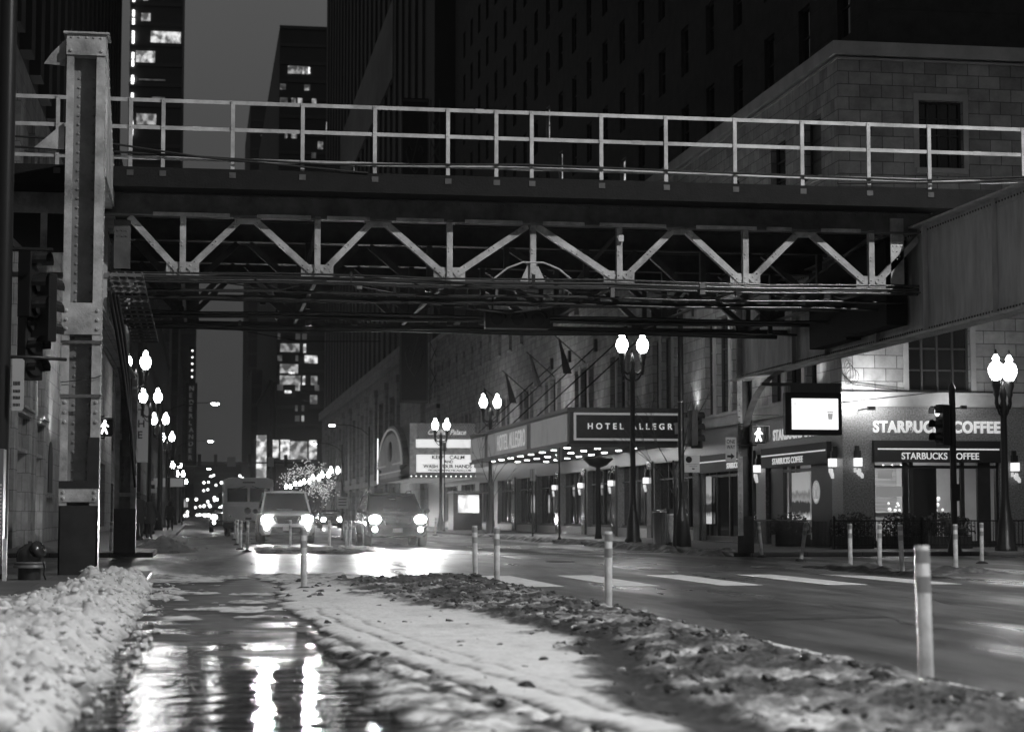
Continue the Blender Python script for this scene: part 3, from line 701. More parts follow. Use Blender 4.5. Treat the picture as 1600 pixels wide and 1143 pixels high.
# services slung under the trusses
cp = MB()
for y, z, r in ((35.45, 5.44, .035), (35.5, 5.36, .03), (35.42, 5.51, .02), (36.2, 5.27, .03), (36.8, 5.2, .025), (40.3, 5.3, .03), (43.2, 5.3, .03), (38.7, 5.40, .04), (42.1, 5.40, .045), (44.8, 5.42, .07)):
    pts = [(-1.6 + 15.4 * i / 10, y, z + .02 * math.sin(i * 1.7 + y)) for i in range(11)]; cp.tube(pts, r, 8)
cp.build('conduit', PIPE, EL)
cp = MB(); cp.box(13.45, 36.3, 4.85, 13.88, 39.0, 6.55).box(13.55, 39.005, 4.8, 13.88, 41.5, 6.5); cp.build('dark_shade_box', mat('shade_black', .012, .8), EL)  # black boxes added as the deck's shade over the girder web
cp = MB()
for k in range(3): cp.tube([(-1.55 + .05 * k, 33 + .4 * k, 4.9), (-1.5 + .05 * k, 35 + .5 * k, 4.4), (-1.52 + .03 * k, 39 + .7 * k, 3.9), (-1.58, 44 + .5 * k, 3.3), (-1.62, 48, 2.9 - .2 * k), (-1.6, 49.6, 2.4 - .3 * k)], .035, 6)
cp.build('cable_bundle', RUBBER, EL)
cp = MB()
cp.tube([(-1.55, 35.4, 5.5), (3.0, 35.4, 5.46), (3.6, 35.38, 5.52), (5.4, 35.4, 5.37), (8, 35.4, 5.40), (11.2, 35.4, 5.38)], .015, 6)
cp.tube([(4.4, 37.2, 5.2), (6.0, 37.2, 5.05), (7.8, 37.3, 5.35)], .02, 6); cp.tube([(0.2, 43, 5.3), (2.2, 43, 4.95), (4.0, 43, 4.98)], .012, 5)
cp.build('loose_cable', RUBBER, EL)
rk = random.Random(9)
for k in range(26):
    x = -1.2 + 14.6 * rk.random(); z = 5.2 + .2 * rk.random(); y = rk.choice([35.45, 36.2, 38.8, 40.3, 42.2])
    MB().box(x, y - .05, z, x + .03 + .1 * rk.random(), y + .02, z + .09 + .14 * rk.random()).build('pipe_clamp', rk.choice([PIPE, CHORDM, IRON]), EL)
for k in range(5):
    x = .5 + 2.6 * k + rk.random(); MB().tube([(x, 35.5, 5.42), (x + .5, 35.55, 5.3 - .1 * rk.random()), (x + 1.1, 35.5, 5.4), (x + 1.7, 36, 5.5)], .012, 5).build('loose_cable', RUBBER, EL)
sp = MB(); sp.box(7.86, 35.62, 6.3, 7.96, 35.66, 6.42); sp.build('number_plate', WHITE, EL)
# horizontal traffic signal slung below the trusses
def hsignal():
    t = thing('traffic_signal', 'dark horizontal traffic signal hanging under the middle of the railway trusses', 'traffic signal', (6.3, 38.1, 5.02))
    b = MB(); b.box(-.66, -.12, -.19, .66, .14, .19); b.build('housing', IRON, t, bevel=.02)
    for k in range(3):
        v = MB(); c = (-.42 + .42 * k, 0, 0); pr = []
        for i in range(10):
            a = math.pi * (i / 9) ; pr.append((c[0] + .15 * math.cos(a), .15 * math.sin(a)))
        for i in range(9): v.add([(pr[i][0], -.12, pr[i][1]), (pr[i + 1][0], -.12, pr[i + 1][1]), (pr[i + 1][0], -.38, pr[i + 1][1]), (pr[i][0], -.38, pr[i][1])], [(0, 1, 2, 3)], True)
        v.build('visor', mat('gloss_black', .03, .12), t)
        l = MB(); l.lathe([(.001, -.02), (.08, -.015), (.13, 0)], (0, 0, 0), 16, Matrix.Translation((c[0], -.13, 0)) @ Matrix.Rotation(R(90), 4, 'X')); l.build('lens', mat('unlit_lens', .03, .08), t)
    h = MB(); h.tube([(-.5, 0, .19), (-.5, 0, .45)], .02).tube([(.5, 0, .19), (.5, 0, .45)], .02); h.build('hanger', IRON, t)
hsignal()
# unseen lights out of frame, the high one added to light bridge and snow
# ================================================================== HOTEL BUILDING (right side)
HB = thing('hotel_building', 'pale limestone block building with a corner coffee shop and dark tower above it', 'building', (0, 0, 0))
grp = []
c = 58.7
while c < 148: grp.append(c); c += 8.42
low = []
for c in grp: low += [(c - 2.4, c - 1.4, 4.75, 8.25), (c - .85, c + .65, 4.75, 8.25), (c + 1.25, c + 2.25, 4.75, 8.25)]
hi = [(55.6, 57.2, 11.4, 13.3), (59.2, 60.8, 11.4, 13.3)]
y = 64.6
while y < 148: hi.append((y, y + 1.05, 11.05, 12.95)); y += 4.15
facade(HB, 'side_wall', '-X', 18.6, 54.353, 149.5, 4.68, 14.6, low + hi, LIMESTONE, mull=1, bars=3, depth=.35, pm=lambda k: BLIND if (k * 7) % 5 in (1, 4) else DGLASS)
facade(HB, 'front_wall', '-Y', 54.0, 18.6, 32, 4.68, 14.6, [(20.66, 22.6, 4.72, 7.3), (21.1, 22.5, 11.4, 13.45), (26.0, 27.9, 4.72, 7.3), (26.3, 27.7, 11.4, 13.45)], LIMESTONE, mull=4, bars=4, fm=FRAME, depth=.35)
b = MB(); b.box(18.97, 54.37, 4.3, 32, 156, 14.9); b.build('core', mat('dark_core', .03, .9), HB)
b = MB(); b.box(18.42, 53.82, 14.72, 32, 54.1, 15.12).box(18.42, 54.1, 14.72, 18.7, 157, 15.12).box(18.52, 53.92, 14.6, 32, 54.1, 14.66).box(18.52, 54.1, 14.6, 18.7, 157, 14.66)
b.build('parapet_coping', TRIM, HB)
b = MB(); b.box(18.48, 53.88, 4.25, 32, 54.1, 4.68).box(18.48, 54.1, 4.25, 18.65, 149.5, 4.68).box(18.44, 53.84, 4.6, 32, 53.9, 4.68).box(18.44, 53.9, 4.6, 18.5, 149.5, 4.68).box(18.44, 53.84, 4.28, 32, 53.9, 4.32)
b.build('sill_course', TRIM, HB)
for x0, x1, z0, z1 in ((20.66, 22.6, 4.72, 7.3), (21.1, 22.5, 11.4, 13.45)): MB().box(x0 - .16, 53.96, z0, x0, 54.02, z1).box(x1, 53.96, z0, x1 + .16, 54.02, z1).box(x0 - .16, 53.95, z1, x1 + .16, 54.02, z1 + .2).build('window_surround', TRIM, HB)
MB().box(21.0, 53.9, 11.25, 22.6, 54.02, 11.4).build('window_sill', TRIM, HB)
for c in grp[:11]:
    for o0, o1 in ((-1.4, -.85), (.65, 1.25)): MB().box(18.57, c + o0 + .12, 4.7, 18.63, c + o1 - .12, 8.4).build('window_mullion', TRIM, HB)
for q in hi: MB().box(18.5, q[0] - .08, q[2] - .12, 18.62, q[1] + .08, q[2]).build('window_sill', TRIM, HB)
# projecting bay at the far end
facade(HB, 'end_bay', '-X', 18.35, 149.6, 157, 4.0, 14.9, [(150.4, 151.4, 5, 8.5), (152.6, 153.6, 5, 8.5), (154.9, 155.9, 5, 8.5), (150.4, 151.4, 10.3, 13.3), (152.6, 153.6, 10.3, 13.3), (154.9, 155.9, 10.3, 13.3)], LIMESTONE, mull=1, bars=2)
MB().box(18.3, 149.5, 9.4, 18.7, 157, 9.75).build('bay_band', BLACKP, HB)
# granite ground floor
side_ops = [(55.0, 61.8), (62.9, 69.9), (71.2, 77.6), (78.8, 84.6), (85.8, 91.6), (92.8, 98.6), (99.8, 105.6), (106.8, 112.6), (114, 120), (121.5, 128), (130, 137), (139, 147)]
facade(HB, 'ground_floor_wall', '-X', 18.6, 54.403, 157, .12, 4.25, [(a, b_, .5 if i > 1 else .14, 3.2) for i, (a, b_) in enumerate(side_ops)], GRANITE, depth=.4, win=False)
facade(HB, 'ground_floor_wall', '-Y', 54.0, 18.6, 32, .12, 4.25, [(19.55, 23.45, .14, 3.2), (25.2, 29.5, .14, 3.2)], GRANITE, depth=.4, win=False)
SHOPD = mat('dim_shop_interior', .08, .6, emit=.05, ev=1.1, stretch=(1, .35, .5))
for i, (a, b_) in enumerate(side_ops[2:]):
    w_ = MB(); w_.quad((18.88, a, .5), (18.88, b_, .5), (18.88, b_, 3.2), (18.88, a, 3.2)); f = w_.build('shop_window', DGLASS, HB)
    m_ = MB()
    for k in range(1, 4): yy = a + (b_ - a) * k / 4; m_.box(18.80, yy - .04, .5, 18.87, yy + .04, 3.2)
    m_.box(18.8, a, 2.5, 18.865, b_, 2.56).box(18.78, a, .5, 18.864, b_, .62); m_.build('window_bars', FRAME, f)
for a in [70.55, 78.2, 85.2, 92.2, 99.2, 106.2, 113.3]:
    MB().box(18.5, a - .42, .12, 18.62, a + .42, 3.3).build('polished_pier', mat('mirror_stone', .16, .12, metal=.4, var=.3), HB)
# coffee shop: interior you can see through the glass
GL = glass()
INW = mat('interior_wall', .5, .7, var=.1); INP = mat('timber_slats', .3, .5, var=.35, vs=3, stretch=(.2, .2, 6))
b = MB(); b.quad((18.95, 60.5, .15), (31, 60.5, .15), (31, 60.5, 4.2), (18.95, 60.5, 4.2)); b.quad((31, 54.4, .15), (31, 60.5, .15), (31, 60.5, 4.2), (31, 54.4, 4.2))
b.build('shop_back_wall', INW, HB)
b = MB(); b.box(18.9, 54.41, .13, 31, 77, .16); b.build('shop_floor', mat('shop_floor', .18, .4), HB)
b = MB(); b.box(18.9, 54.41, 3.6, 31, 77, 3.7); b.build('shop_ceiling', INW, HB)
b = MB(); b.box(19.2, 69.95, .16, 30, 70.1, 3.6).box(24.0, 60.6, .16, 24.2, 76.9, 3.6).box(19, 77, .16, 31, 77.2, 4.2); b.build('partition', mat('dark_partition', .1, .7), HB)
def shopwin(face, pos, a0, a1, cuts, zc):
    b = MB(); t = .07; L = a1 - a0
    b.box(0, 0, .14, t, .1, 3.2).box(L - t, 0, .14, L, .1, 3.2).box(t, 0, .14, L - t, .1, .32).box(t, 0, zc, L - t, .1, zc + .09).box(t, 0, 3.1, L - t, .1, 3.2)
    for c_, ww in cuts: b.box(c_ - ww / 2, -.01, .32, c_ + ww / 2, .11, 3.1)
    lo = {'-Y': (a0, pos, 0), '-X': (pos, a1, 0)}[face]; rz = {'-Y': 0, '-X': -math.pi / 2}[face]
    f = b.build('shop_window', BLACKP, HB, loc=lo, rot=(0, 0, rz))
    MB().quad((t, .05, .3), (L - t, .05, .3), (L - t, .05, 3.1), (t, .05, 3.1)).build('pane', GL, f)
    return f
F = shopwin('-Y', 54.12, 19.55, 23.45, [(1.02, .16), (1.2, .1), (2.78, .12), (3.45, .4)], 2.45)
D = mat('dark_poster', .03, .6)
b = MB(); b.box(1.25, .07, .35, 2.0, .09, 2.45); b.build('dark_screen_panel', D, F)
b = MB(); b.box(.12, .08, 1.62, 1.0, .1, 1.92).box(.2, .08, 2.15, .62, .1, 2.42); b.build('pale_panel', mat('backlit_panel', .5, .6, emit=.22), F)
S1 = shopwin('-X', 18.72, 55.0, 61.8, [(.9, 1.4), (2.35, .3), (3.0, .1), (5.6, 2.2)], 2.45)
POST = bpy.data.materials.new('landscape_poster'); POST.use_nodes = True; t = POST.node_tree; pb = t.nodes['Principled BSDF']
tc_ = t.nodes.new('ShaderNodeTexCoord'); sp_ = t.nodes.new('ShaderNodeSeparateXYZ'); t.links.new(tc_.outputs['Object'], sp_.inputs[0])
nn = t.nodes.new('ShaderNodeTexNoise'); nn.inputs['Scale'].default_value = 4; nn.inputs['Detail'].default_value = 6; t.links.new(tc_.outputs['Object'], nn.inputs['Vector'])
ad = t.nodes.new('ShaderNodeMath'); ad.operation = 'MULTIPLY_ADD'; ad.inputs[1].default_value = .35; t.links.new(nn.outputs[0], ad.inputs[0]); t.links.new(sp_.outputs[2], ad.inputs[2])
cr = t.nodes.new('ShaderNodeValToRGB'); mrp = t.nodes.new('ShaderNodeMapRange'); mrp.inputs[1].default_value = .5; mrp.inputs[2].default_value = 2.7; t.links.new(ad.outputs[0], mrp.inputs[0]); t.links.new(mrp.outputs[0], cr.inputs[0])
el = cr.color_ramp.elements; el[0].position = 0; el[0].color = (.55, .55, .55, 1); el[1].position = 1; el[1].color = (.30, .30, .30, 1)
for p_, v_ in ((.3, .62), (.38, .02), (.52, .02), (.55, .28), (.64, .14), (.7, .36)): q = el.new(p_); q.color = (v_, v_, v_, 1)
t.links.new(cr.outputs[0], pb.inputs['Base Color']); t.links.new(cr.outputs[0], pb.inputs['Emission Color']); pb.inputs['Emission Strength'].default_value = .8
b = MB(); b.box(2.55, -.02, .85, 4.35, -.005, 2.42); b.build('window_poster', POST, S1)
S2 = shopwin('-X', 18.72, 62.9, 69.9, [(.6, .1), (1.6, .1), (3.3, .12), (5.0, .1)], 2.45)
b = MB(); b.box(.1, -.02, .75, .85, -.005, 2.5); b.build('window_poster', POST, S2)
# round mermaid emblem on the side window
b = MB(); M = Matrix.Translation((5.05, -.03, 1.78)) @ Matrix.Rotation(R(90), 4, 'X')
pr = [(.36, 0), (.36, .015), (.31, .015), (.31, 0)]; b.lathe(pr, (0, 0, 0), 28, M)
b.lathe([(.001, .0), (.2, 0), (.2, .012), (.001, .012)], (0, 0, 0), 20, M @ Matrix.Diagonal((.5, .9, 1, 1)).to_4x4())
for s in (-1, 1):
    b.tube([(5.05 + s * .05, -.04, 1.6), (5.05 + s * .2, -.04, 1.62), (5.05 + s * .24, -.04, 1.8), (5.05 + s * .17, -.04, 1.95)], .028, 6)
b.prism([(5.05 + r_ * math.sin(a_), 1.98 + r_ * math.cos(a_)) for k in range(10) for a_, r_ in [(math.pi * k / 5, .1 if k % 2 == 0 else .045)]], -.05, -.03)
b.build('round_emblem', mat('emblem_white', .7, .5, emit=.16), S1)
# interior bits
def inner(name, b, m): return b.build(name, m, HB)
b = MB(); b.box(21.1, 58.8, .16, 23.9, 59.3, 1.15).box(21.05, 58.7, 1.15, 23.95, 59.35, 1.2); inner('counter', b, INW)
b = MB(); b.box(20.6, 60.3, 1.0, 22.6, 60.45, 3.1); inner('slatted_wall', b, INP)
b = MB()
for x in (20.7, 21.15, 21.6, 22.5): b.lathe([(.001, 3.58), (.09, 3.58), (.09, 3.6)], (x, 56.6, 0), 10)
inner('ceiling_light', b, mat('lit_ceiling_lamp', .8, .5, emit=9))
b = MB()
for k, x in enumerate((21.45, 21.75, 22.05)): b.sph((x, 58.4, 2.62), .05, 8, 5)
inner('pendant_light', b, mat('lit_pendant', .8, .5, emit=6))
b = MB(); rr = random.Random(4)
for k in range(26): x = 21.6 + 1.9 * rr.random(); z = 1.22 + .55 * rr.random() ** 2; b.sph((x, 58.6, z), .03 + .05 * rr.random(), 6, 4)
inner('counter_ware', b, mat('bright_ware', .7, .2, emit=.8))
b = MB(); b.box(22.75, 56.2, .16, 23.3, 56.7, 1.0).box(22.0, 56.5, .9, 22.5, 57, .95).box(22.2, 56.7, .16, 22.27, 56.77, .9); inner('table', b, D)
light('AREA', 'shop_ceiling_glow', (22.0, 57.6, 3.5), 230, HB, size=.1).data.size = 2.5
light('AREA', 'shop_ceiling_glow', (20.6, 65.5, 3.5), 25, HB, size=.1).data.size = 2.5
MB().box(23.42, 54.2, .3, 31, 54.38, 3.2).build('blank_window', D, HB)
# lettering
text('STARBUCKS COFFEE', 'sign_letters', .36, (19.53, 53.97, 3.49), '-Y', LETTER, HB, width=3.95, depth=.05, bold=.035, sp=1.1)
text('STARBUCKS COFFEE', 'sign_letters', .36, (18.57, 60.8, 3.49), '-X', LETTER, HB, width=5.2, depth=.012, bold=.03, sp=1.1)
AW = mat('black_awning_box', .02, .5)
def awn(face, a0, a1, tx, tw, name='awning'):
    L = a1 - a0; b = MB(); b.box(0, -.14, 2.62, L, 0, 3.26); lo = {'-Y': (a0, 53.99, 0), '-X': (18.59, a1, 0)}[face]; rz = {'-Y': 0, '-X': -math.pi / 2}[face]
    f = b.build(name, AW, HB, loc=lo, rot=(0, 0, rz))
    MB().box(.12, -.165, 2.99, L - .12, -.142, 3.03).build('light_strip', mat('white_trim_line', .7, .5, emit=.5), f)
    o = text('STARBUCKS COFFEE', 'sign_letters', .20, (tx, -.145, 2.71), '-Y', LETTER, f, width=tw, depth=.02, bold=.015)
awn('-Y', 19.5, 23.5, .85, 2.4); awn('-X', 55.0, 61.8, 1.3, 3.2); awn('-X', 62.9, 69.9, 3.9, 2.6)
# wires on the corner
b = MB()
b.tube([(18.6, 53.9, 9), (18.55, 53.9, 5.6), (18.6, 53.9, 5.2), (18.9, 53.88, 4.9), (20.6, 53.9, 4.72), (32, 53.85, 4.66)], .018, 5)
for k in range(4): b.tube([(18.72 + (.1 + .03 * k) * math.cos(a) + .05 * k, 53.86 - .02 * k, 5.25 - .04 * k + (.36 - .05 * k) * math.sin(a)) for a in [math.pi * i / 8 for i in range(17)]], .009, 5)
b.tube([(15.9, 46, 3.9), (18.5, 53.8, 4.35), (22.0, 53.8, 4.75)], .012, 5); b.tube([(13.9, 48.5, 4.35), (16.2, 56, 4.1), (18.55, 60, 4.3)], .012, 5)
tag(b.build('cable', RUBBER), 'black cable coiled on the limestone corner above the coffee shop sign', 'cable')
# dark hotel tower standing over the block
tw_ops = []
LITW = mat('lit_far_window', .5, .5, emit=1.2, ev=.9)
for j in range(7):
    z = 16.6 + 3.5 * j
    for i in range(23):
        y = 58.5 + 4.15 * i
        if 803 - (z - 1.1) * 3000 / y > -60 and 803 - (z + 2 - 1.1) * 3000 / y < 330 and len(tw_ops) < 96: tw_ops.append((y, y + 1.25, z, z + 2.1))
facade(HB, 'tower_wall', '-X', 20.6, 57, 156, 14.9, 96, tw_ops, TOWERM, mull=1, bars=2, depth=.3, fm=mat('dim_frame', .05, .5), pm=lambda k: LITW if k in (8, 23, 37) else DGLASS)
b = MB(); b.box(20.95, 56.6, 14.9, 45, 156, 96).box(20.5, 56.6, 14.9, 20.95, 57, 96).box(20.5, 57, 94, 20.9, 156, 96); b.build('tower_core', TOWERM, HB)
# wall sconces
def sconce_proto():
    t = thing('wall_sconce', 'crystal wall sconce left of the coffee shop front window', 'wall lamp', (0, 0, 0), 0, 'glass wall sconces along the ground floor')
    b = MB(); b.box(-.08, -.16, .12, .08, 0, .34).box(-.05, -.12, .34, .05, 0, .48); b.build('bracket', IRON, t)
    b = MB(); b.box(-.1, -.22, -.12, .1, -.02, .12); b.build('lamp_shade', mat('lit_sconce_glass', .8, .3, emit=1.1), t)
    b = MB(); rr = random.Random(2)
    for k in range(7): x = -.12 + .24 * rr.random(); z = -.2 - .2 * rr.random(); b.box(x - .03, -.2, z - .08, x + .03, -.12, z + .05)
    b.build('crystal', mat('sconce_crystal', .6, .1, emit=.5), t)
    return t
S0 = sconce_proto(); S0.location = (19.02, 53.99, 2.62)
dup(S0, (23.88, 53.99, 2.5), 0, 'crystal wall sconce at the right edge beyond the coffee shop front window')
dup(S0, (18.59, 54.55, 2.62), -math.pi / 2, 'crystal wall sconce on the corner pier facing the main street')
dup(S0, (18.59, 62.35, 2.62), -math.pi / 2, 'crystal wall sconce on the pier beside the pedestrian signal')
for y, l in ((78.2, 'crystal wall sconce on the pier near the right end of the hotel canopy'), (85.2, 'crystal wall sconce under the middle of the hotel canopy, right of the planter bowl'), (92.2, 'crystal wall sconce under the hotel canopy, left of the planter bowl'), (99.2, 'crystal wall sconce on the pier under the left end of the hotel canopy')):
    dup(S0, (18.49, y, 2.5), -math.pi / 2, l)
# uplights on the canopy roof and over the shop corner
def uplight(y, p=60, x=18.1, z=5.3, lab=''):
    t = thing('floodlight', lab, 'floodlight', (x, y, z), 0, 'floodlights washing the limestone wall')
    b = MB(); b.box(-.08, -.12, 0, .08, .12, .14); b.build('housing', IRON, t)
    MB().box(-.06, -.1, .141, .06, .1, .146).build('lens', mat('flood_lens', .8, .3, emit=12), t)
    light('SPOT', 'flood_beam', (0, 0, .17), p, t, size=.08, target=(.33, 0, 2.2), angle=120, blend=1)
UL = [(56.0, 48, 18.2, 4.75, 'floodlight on the ledge at the limestone corner'), (62.0, 22, 18.2, 4.75, 'floodlight on the ledge above the shop awning'), (70.6, 83, 18.2, 4.75, 'floodlight on the ledge right of the hotel canopy'), (80, 17, 17.8, 5.25, 'floodlight on the canopy roof nearest the front edge'), (88.2, 44, 17.8, 5.25, 'floodlight on the canopy roof, second from the front'), (96.6, 132, 17.8, 5.25, 'floodlight on the canopy roof under the flags'), (105, 88, 17.8, 4.75, 'floodlight on the ledge just past the hotel canopy'), (113.5, 132, 17.8, 4.75, 'floodlight on the ledge behind the second twin lamp')]
for y, p, x, z, l in UL: uplight(y, p, x, z, l)
t = thing('floodlight', 'small floodlight over the stone corner beside the digital screen', 'floodlight', (19.1, 52.9, 4.15))
MB().box(-.1, -.08, -.06, .1, .08, .06).box(-.02, .08, -.02, .02, 1.1, .02).build('housing', IRON, t); light('SPOT', 'flood_beam', (0, .1, .1), 260, t, size=.12, target=(.05, 1.1, .55), angle=165, blend=1)

t = thing('floodlight', 'added floodlight brightening the wall above the middle of the coffee shop lettering', 'floodlight', (21.9, 52.9, 4.2))  # extra lamp added to brighten the wall above the shop letters
MB().box(-.08, -.06, -.05, .08, .06, .05).box(-.02, .06, -.02, .02, 1.1, .02).build('housing', IRON, t); light('SPOT', 'flood_beam', (0, .1, .1), 38, t, size=.12, target=(.05, 1.1, .3), angle=165, blend=1)
# ------------------------------------------------------------------ hotel canopy
HC = thing('hotel_canopy', 'long hotel canopy with black lettered front and glowing lamps underneath', 'canopy', (0, 0, 0))
b = MB(); b.box(14.24, 73.64, 3.82, 18.6, 101, 5.18); b.build('canopy_box', BLACKP, HC)
b = MB(); b.box(14.15, 73.55, 5.1, 19.45, 101.1, 5.26).box(14.15, 73.55, 3.72, 19.45, 73.64, 3.84).box(14.15, 73.55, 3.72, 14.24, 101.1, 3.84).box(19.2, 73.55, 3.6, 19.45, 73.9, 5.3)
b.build('edge_trim', mat('dark_bronze', .08, .4), HC)
b = MB(); b.box(14.42, 73.52, 3.98, 19.1, 73.63, 4.06).box(14.42, 73.52, 4.98, 19.1, 73.63, 5.06).box(14.42, 73.52, 4.06, 14.50, 73.63, 4.98).box(19.02, 73.52, 4.06, 19.1, 73.63, 4.98); b.build('sign_frame', mat('pale_sign_frame', .5, .4, emit=.18), HC)
text('HOTEL ALLEGRO', 'sign_letters', .24, (14.98, 73.6, 4.42), '-Y', LETTER, HC, width=3.75, depth=.04, bold=.015, sp=1.7)
PANEL = mat('backlit_canopy_panel', .5, .5, emit=.10, var=.1)
ys = [74.0, 77.9, 79.2, 82.0, 83.3, 90.9, 92.3, 94.6, 96.0, 100.7]
for k in range(0, 10, 2) : MB().box(14.16, ys[k] + (.1 if k else 0), 3.95, 14.235, ys[k + 1], 5.02).build('side_panel', PANEL, HC)
MB().box(14.16, 78.1, 3.95, 14.235, 79.1, 5.02).build('side_panel', PANEL, HC)
MB().box(14.16, 91.1, 3.95, 14.235, 92.2, 5.02).build('side_panel', PANEL, HC)
text('HOTEL ALLEGRO', 'sign_letters', .74, (14.13, 91.3, 4.12), '-X', mat('pale_deco_letter', .85, .4, emit=.32), HC, width=8.0, depth=.01, bold=.0, sp=1.15)
DL = mat('lit_canopy_lamp', .8, .4, emit=24)
k = 0
for x in (14.9, 16.3, 17.7):
    for y in [74.6 + 2.9 * i for i in range(9)]:
        MB().lathe([(.001, 3.80), (.13, 3.80), (.13, 3.825)], (x, y + (.6 if x == 16.3 else 0), 0), 10).build('canopy_lamp', DL, HC)
for y in (76, 82.5, 89, 95.5, 100.5): MB().tube([(14.4, y, 5.25), (18.6, y + .2, 9.1)], .03, 6).box(18.45, y + .05, 8.8, 18.6, y + .35, 9.4).build('tie_rod', IRON, HC)
light('AREA', 'canopy_glow', (16.3, 80, 3.7), 150, HC).data.size = 3.0
light('AREA', 'canopy_glow', (16.3, 93, 3.7), 150, HC).data.size = 3.0
# flags
FL = mat('dark_flag_cloth', .06, .8, var=.3, vs=3)
for y, z, l in ((92.0, 9.7, 'dark flag hanging from the wall above the right part of the canopy'), (100.3, 9.6, 'dark flag hanging from the wall above the left part of the canopy'), (108.5, 9.2, 'dark flag over the end of the hotel canopy'), (117.0, 8.9, 'leftmost dark flag above the twin street lamp')):
    t = thing('flag', l, 'flag', (18.6, y, z - 1.2), 0, 'flags on the hotel wall')
    b = MB(); b.tube([(0, 0, 0), (-1.5, 0, 1.3)], .03, 6); b.build('pole', IRON, t)
    b = MB(); n = 8; tip = (-1.42, 0, 1.2)
    pts = [(-.5 + .1 * math.sin(k), .05 * math.cos(2 * k), -.9 + .07 * math.sin(3 * k)) for k in range(3)]
    for i in range(n):
        u, v_ = i / n, (i + 1) / n; cx = lambda q: -1.3 + .42 * q; hw = lambda q: .06 + .13 * q; zz = lambda q: 1.15 - 1.7 * q
        for s_ in (-1, 1): b.quad((cx(u) + s_ * hw(u), .1 * s_ * math.sin(5 * u), zz(u)), (cx(u), -.08, zz(u)), (cx(v_), -.08, zz(v_)), (cx(v_) + s_ * hw(v_), .1 * s_ * math.sin(5 * v_), zz(v_)))
    o = b.build('cloth', FL, t); s = o.modifiers.new('s', 'SOLIDIFY'); s.thickness = .02

# ------------------------------------------------------------------ theatre block
TB = thing('theatre_building', 'terracotta theatre building with tall pilasters and a dark tower above', 'building', (0, 0, 0))
bays = [187, 198.6, 210.2, 221.8, 233.4, 245, 256.6, 268.2, 279.8]
facade(TB, 'pilaster_wall', '-X', 18.6, 158, 297, .12, 15.4, [(c - 3.1, c + 3.1, 5.4, 12.6) for c in bays] + [(c - 3.1, c + 3.1, .3, 3.8) for c in bays], TERRA, mull=3, bars=5, depth=.6)
for c in [181.2 + 11.6 * i for i in range(10)]: MB().box(18.3, c - 1.1, .12, 18.6, c + 1.1, 14.2).box(18.2, c - 1.4, 13.4, 18.6, c + 1.4, 14.2).build('pilaster', TERRA, TB)
MB().box(18.1, 158, 15.4, 19, 297, 16.6).build('cornice', TERRA, TB); MB().box(18.28, 158, 4.1, 18.6, 297, 4.6).build('string_course', TERRA, TB); MB().box(18.25, 160, .12, 18.6, 176, 14.2).build('corner_pier', TERRA, TB)
b = MB(); b.box(19.3, 158, .1, 45, 297, 16.5).box(19.0, 157.9, 15.4, 45, 158, 16.6); b.build('core', TOWERM, TB)
b = MB(); b.box(19.1, 158, 16.5, 45, 300, 130)
for c in [165 + 5.8 * i for i in range(23)]: b.box(18.85, c, 16.5, 19.1, c + 2.2, 130)
b.build('tower', TOWERN, TB)
b = MB(); b.box(18.7, 190, 45, 19.1, 262, 53); b.build('pale_stone_band', mat('pale_band', .22, .8, var=.4, vs=.3, stretch=(1, .15, .3)), TB)
b = MB()
for y, z in ((300 - 5, 60), (262, 34), (255, 38), (247, 31), (240, 43)): b.box(18.83, y, z, 18.85, y + .5, z + 1.8)
b.build('lit_window', LITW, TB)
# vertical blade sign
bs = thing('blade_sign', 'tall dark vertical theatre sign with curling ornament hanging over the marquee', 'sign', (16.55, 150, 0))
b = MB(); b.box(-1.1, -.4, 9.8, 1.1, .4, 34); b.build('panel', mat('dark_sign_panel', .045, .5), bs)
b = MB()
for z in (9.9, 33.8): b.box(-1.1, -.45, z - .1, 1.1, -.4, z + .1)
b.box(-1.1, -.45, 9.8, -1.0, -.4, 34).box(1.0, -.45, 9.8, 1.1, -.4, 34)
for zc in (29.5, 24.0, 18.5, 13.5):
    for s in (-1, 1): b.tube([(0, -.45, zc - 1.6), (s * .5, -.45, zc - .8), (s * .7, -.45, zc + .2), (s * .45, -.45, zc + .7), (s * .25, -.45, zc + .3)], .06, 6)
    b.tube([(-.3, -.45, zc - 1.2), (.3, -.45, zc + 1.5)], .05, 6)
b.build('ornament', mat('dull_ornament', .12, .5), bs)
b = MB()
for zc in range(11, 33, 2): b.beam((1.3, -.1, zc), (2.0, -.1, zc + 1.6), .08, .05); b.beam((2.0, -.1, zc), (1.3, -.1, zc + 1.6), .08, .05)
b.box(1.25, -.12, 9.8, 1.33, -.04, 34).box(1.97, -.12, 9.8, 2.05, -.04, 34); b.build('lattice', mat('dull_ornament', .12, .5), bs)
# theatre marquee
TM = thing('theatre_marquee', 'theatre marquee with white letter board and arched side panel', 'marquee', (0, 0, 0))
b = MB(); b.box(14.1, 130, 3.6, 18.6, 149, 7.25); b.build('canopy_box', mat('marquee_body', .12, .5), TM)
LAT = mat('marquee_lattice', .35, .5, var=.5, vs=5, emit=.07)
b = MB(); b.box(14.1, 129.9, 6.2, 18.9, 130, 7.28).box(14.1, 129.9, 5.15, 18.9, 129.99, 5.6).box(14.1, 129.9, 3.8, 14.5, 129.98, 6.2); b.build('ornate_panel', LAT, TM)
b = MB(); 
for i in range(24):
    for j in range(4): b.beam((14.6 + .18 * i, 129.86, 6.25 + .25 * j), (14.78 + .18 * i, 129.86, 6.5 + .25 * j), .03, .02); b.beam((14.78 + .18 * i, 129.86, 6.25 + .25 * j), (14.6 + .18 * i, 129.86, 6.5 + .25 * j), .03, .02)
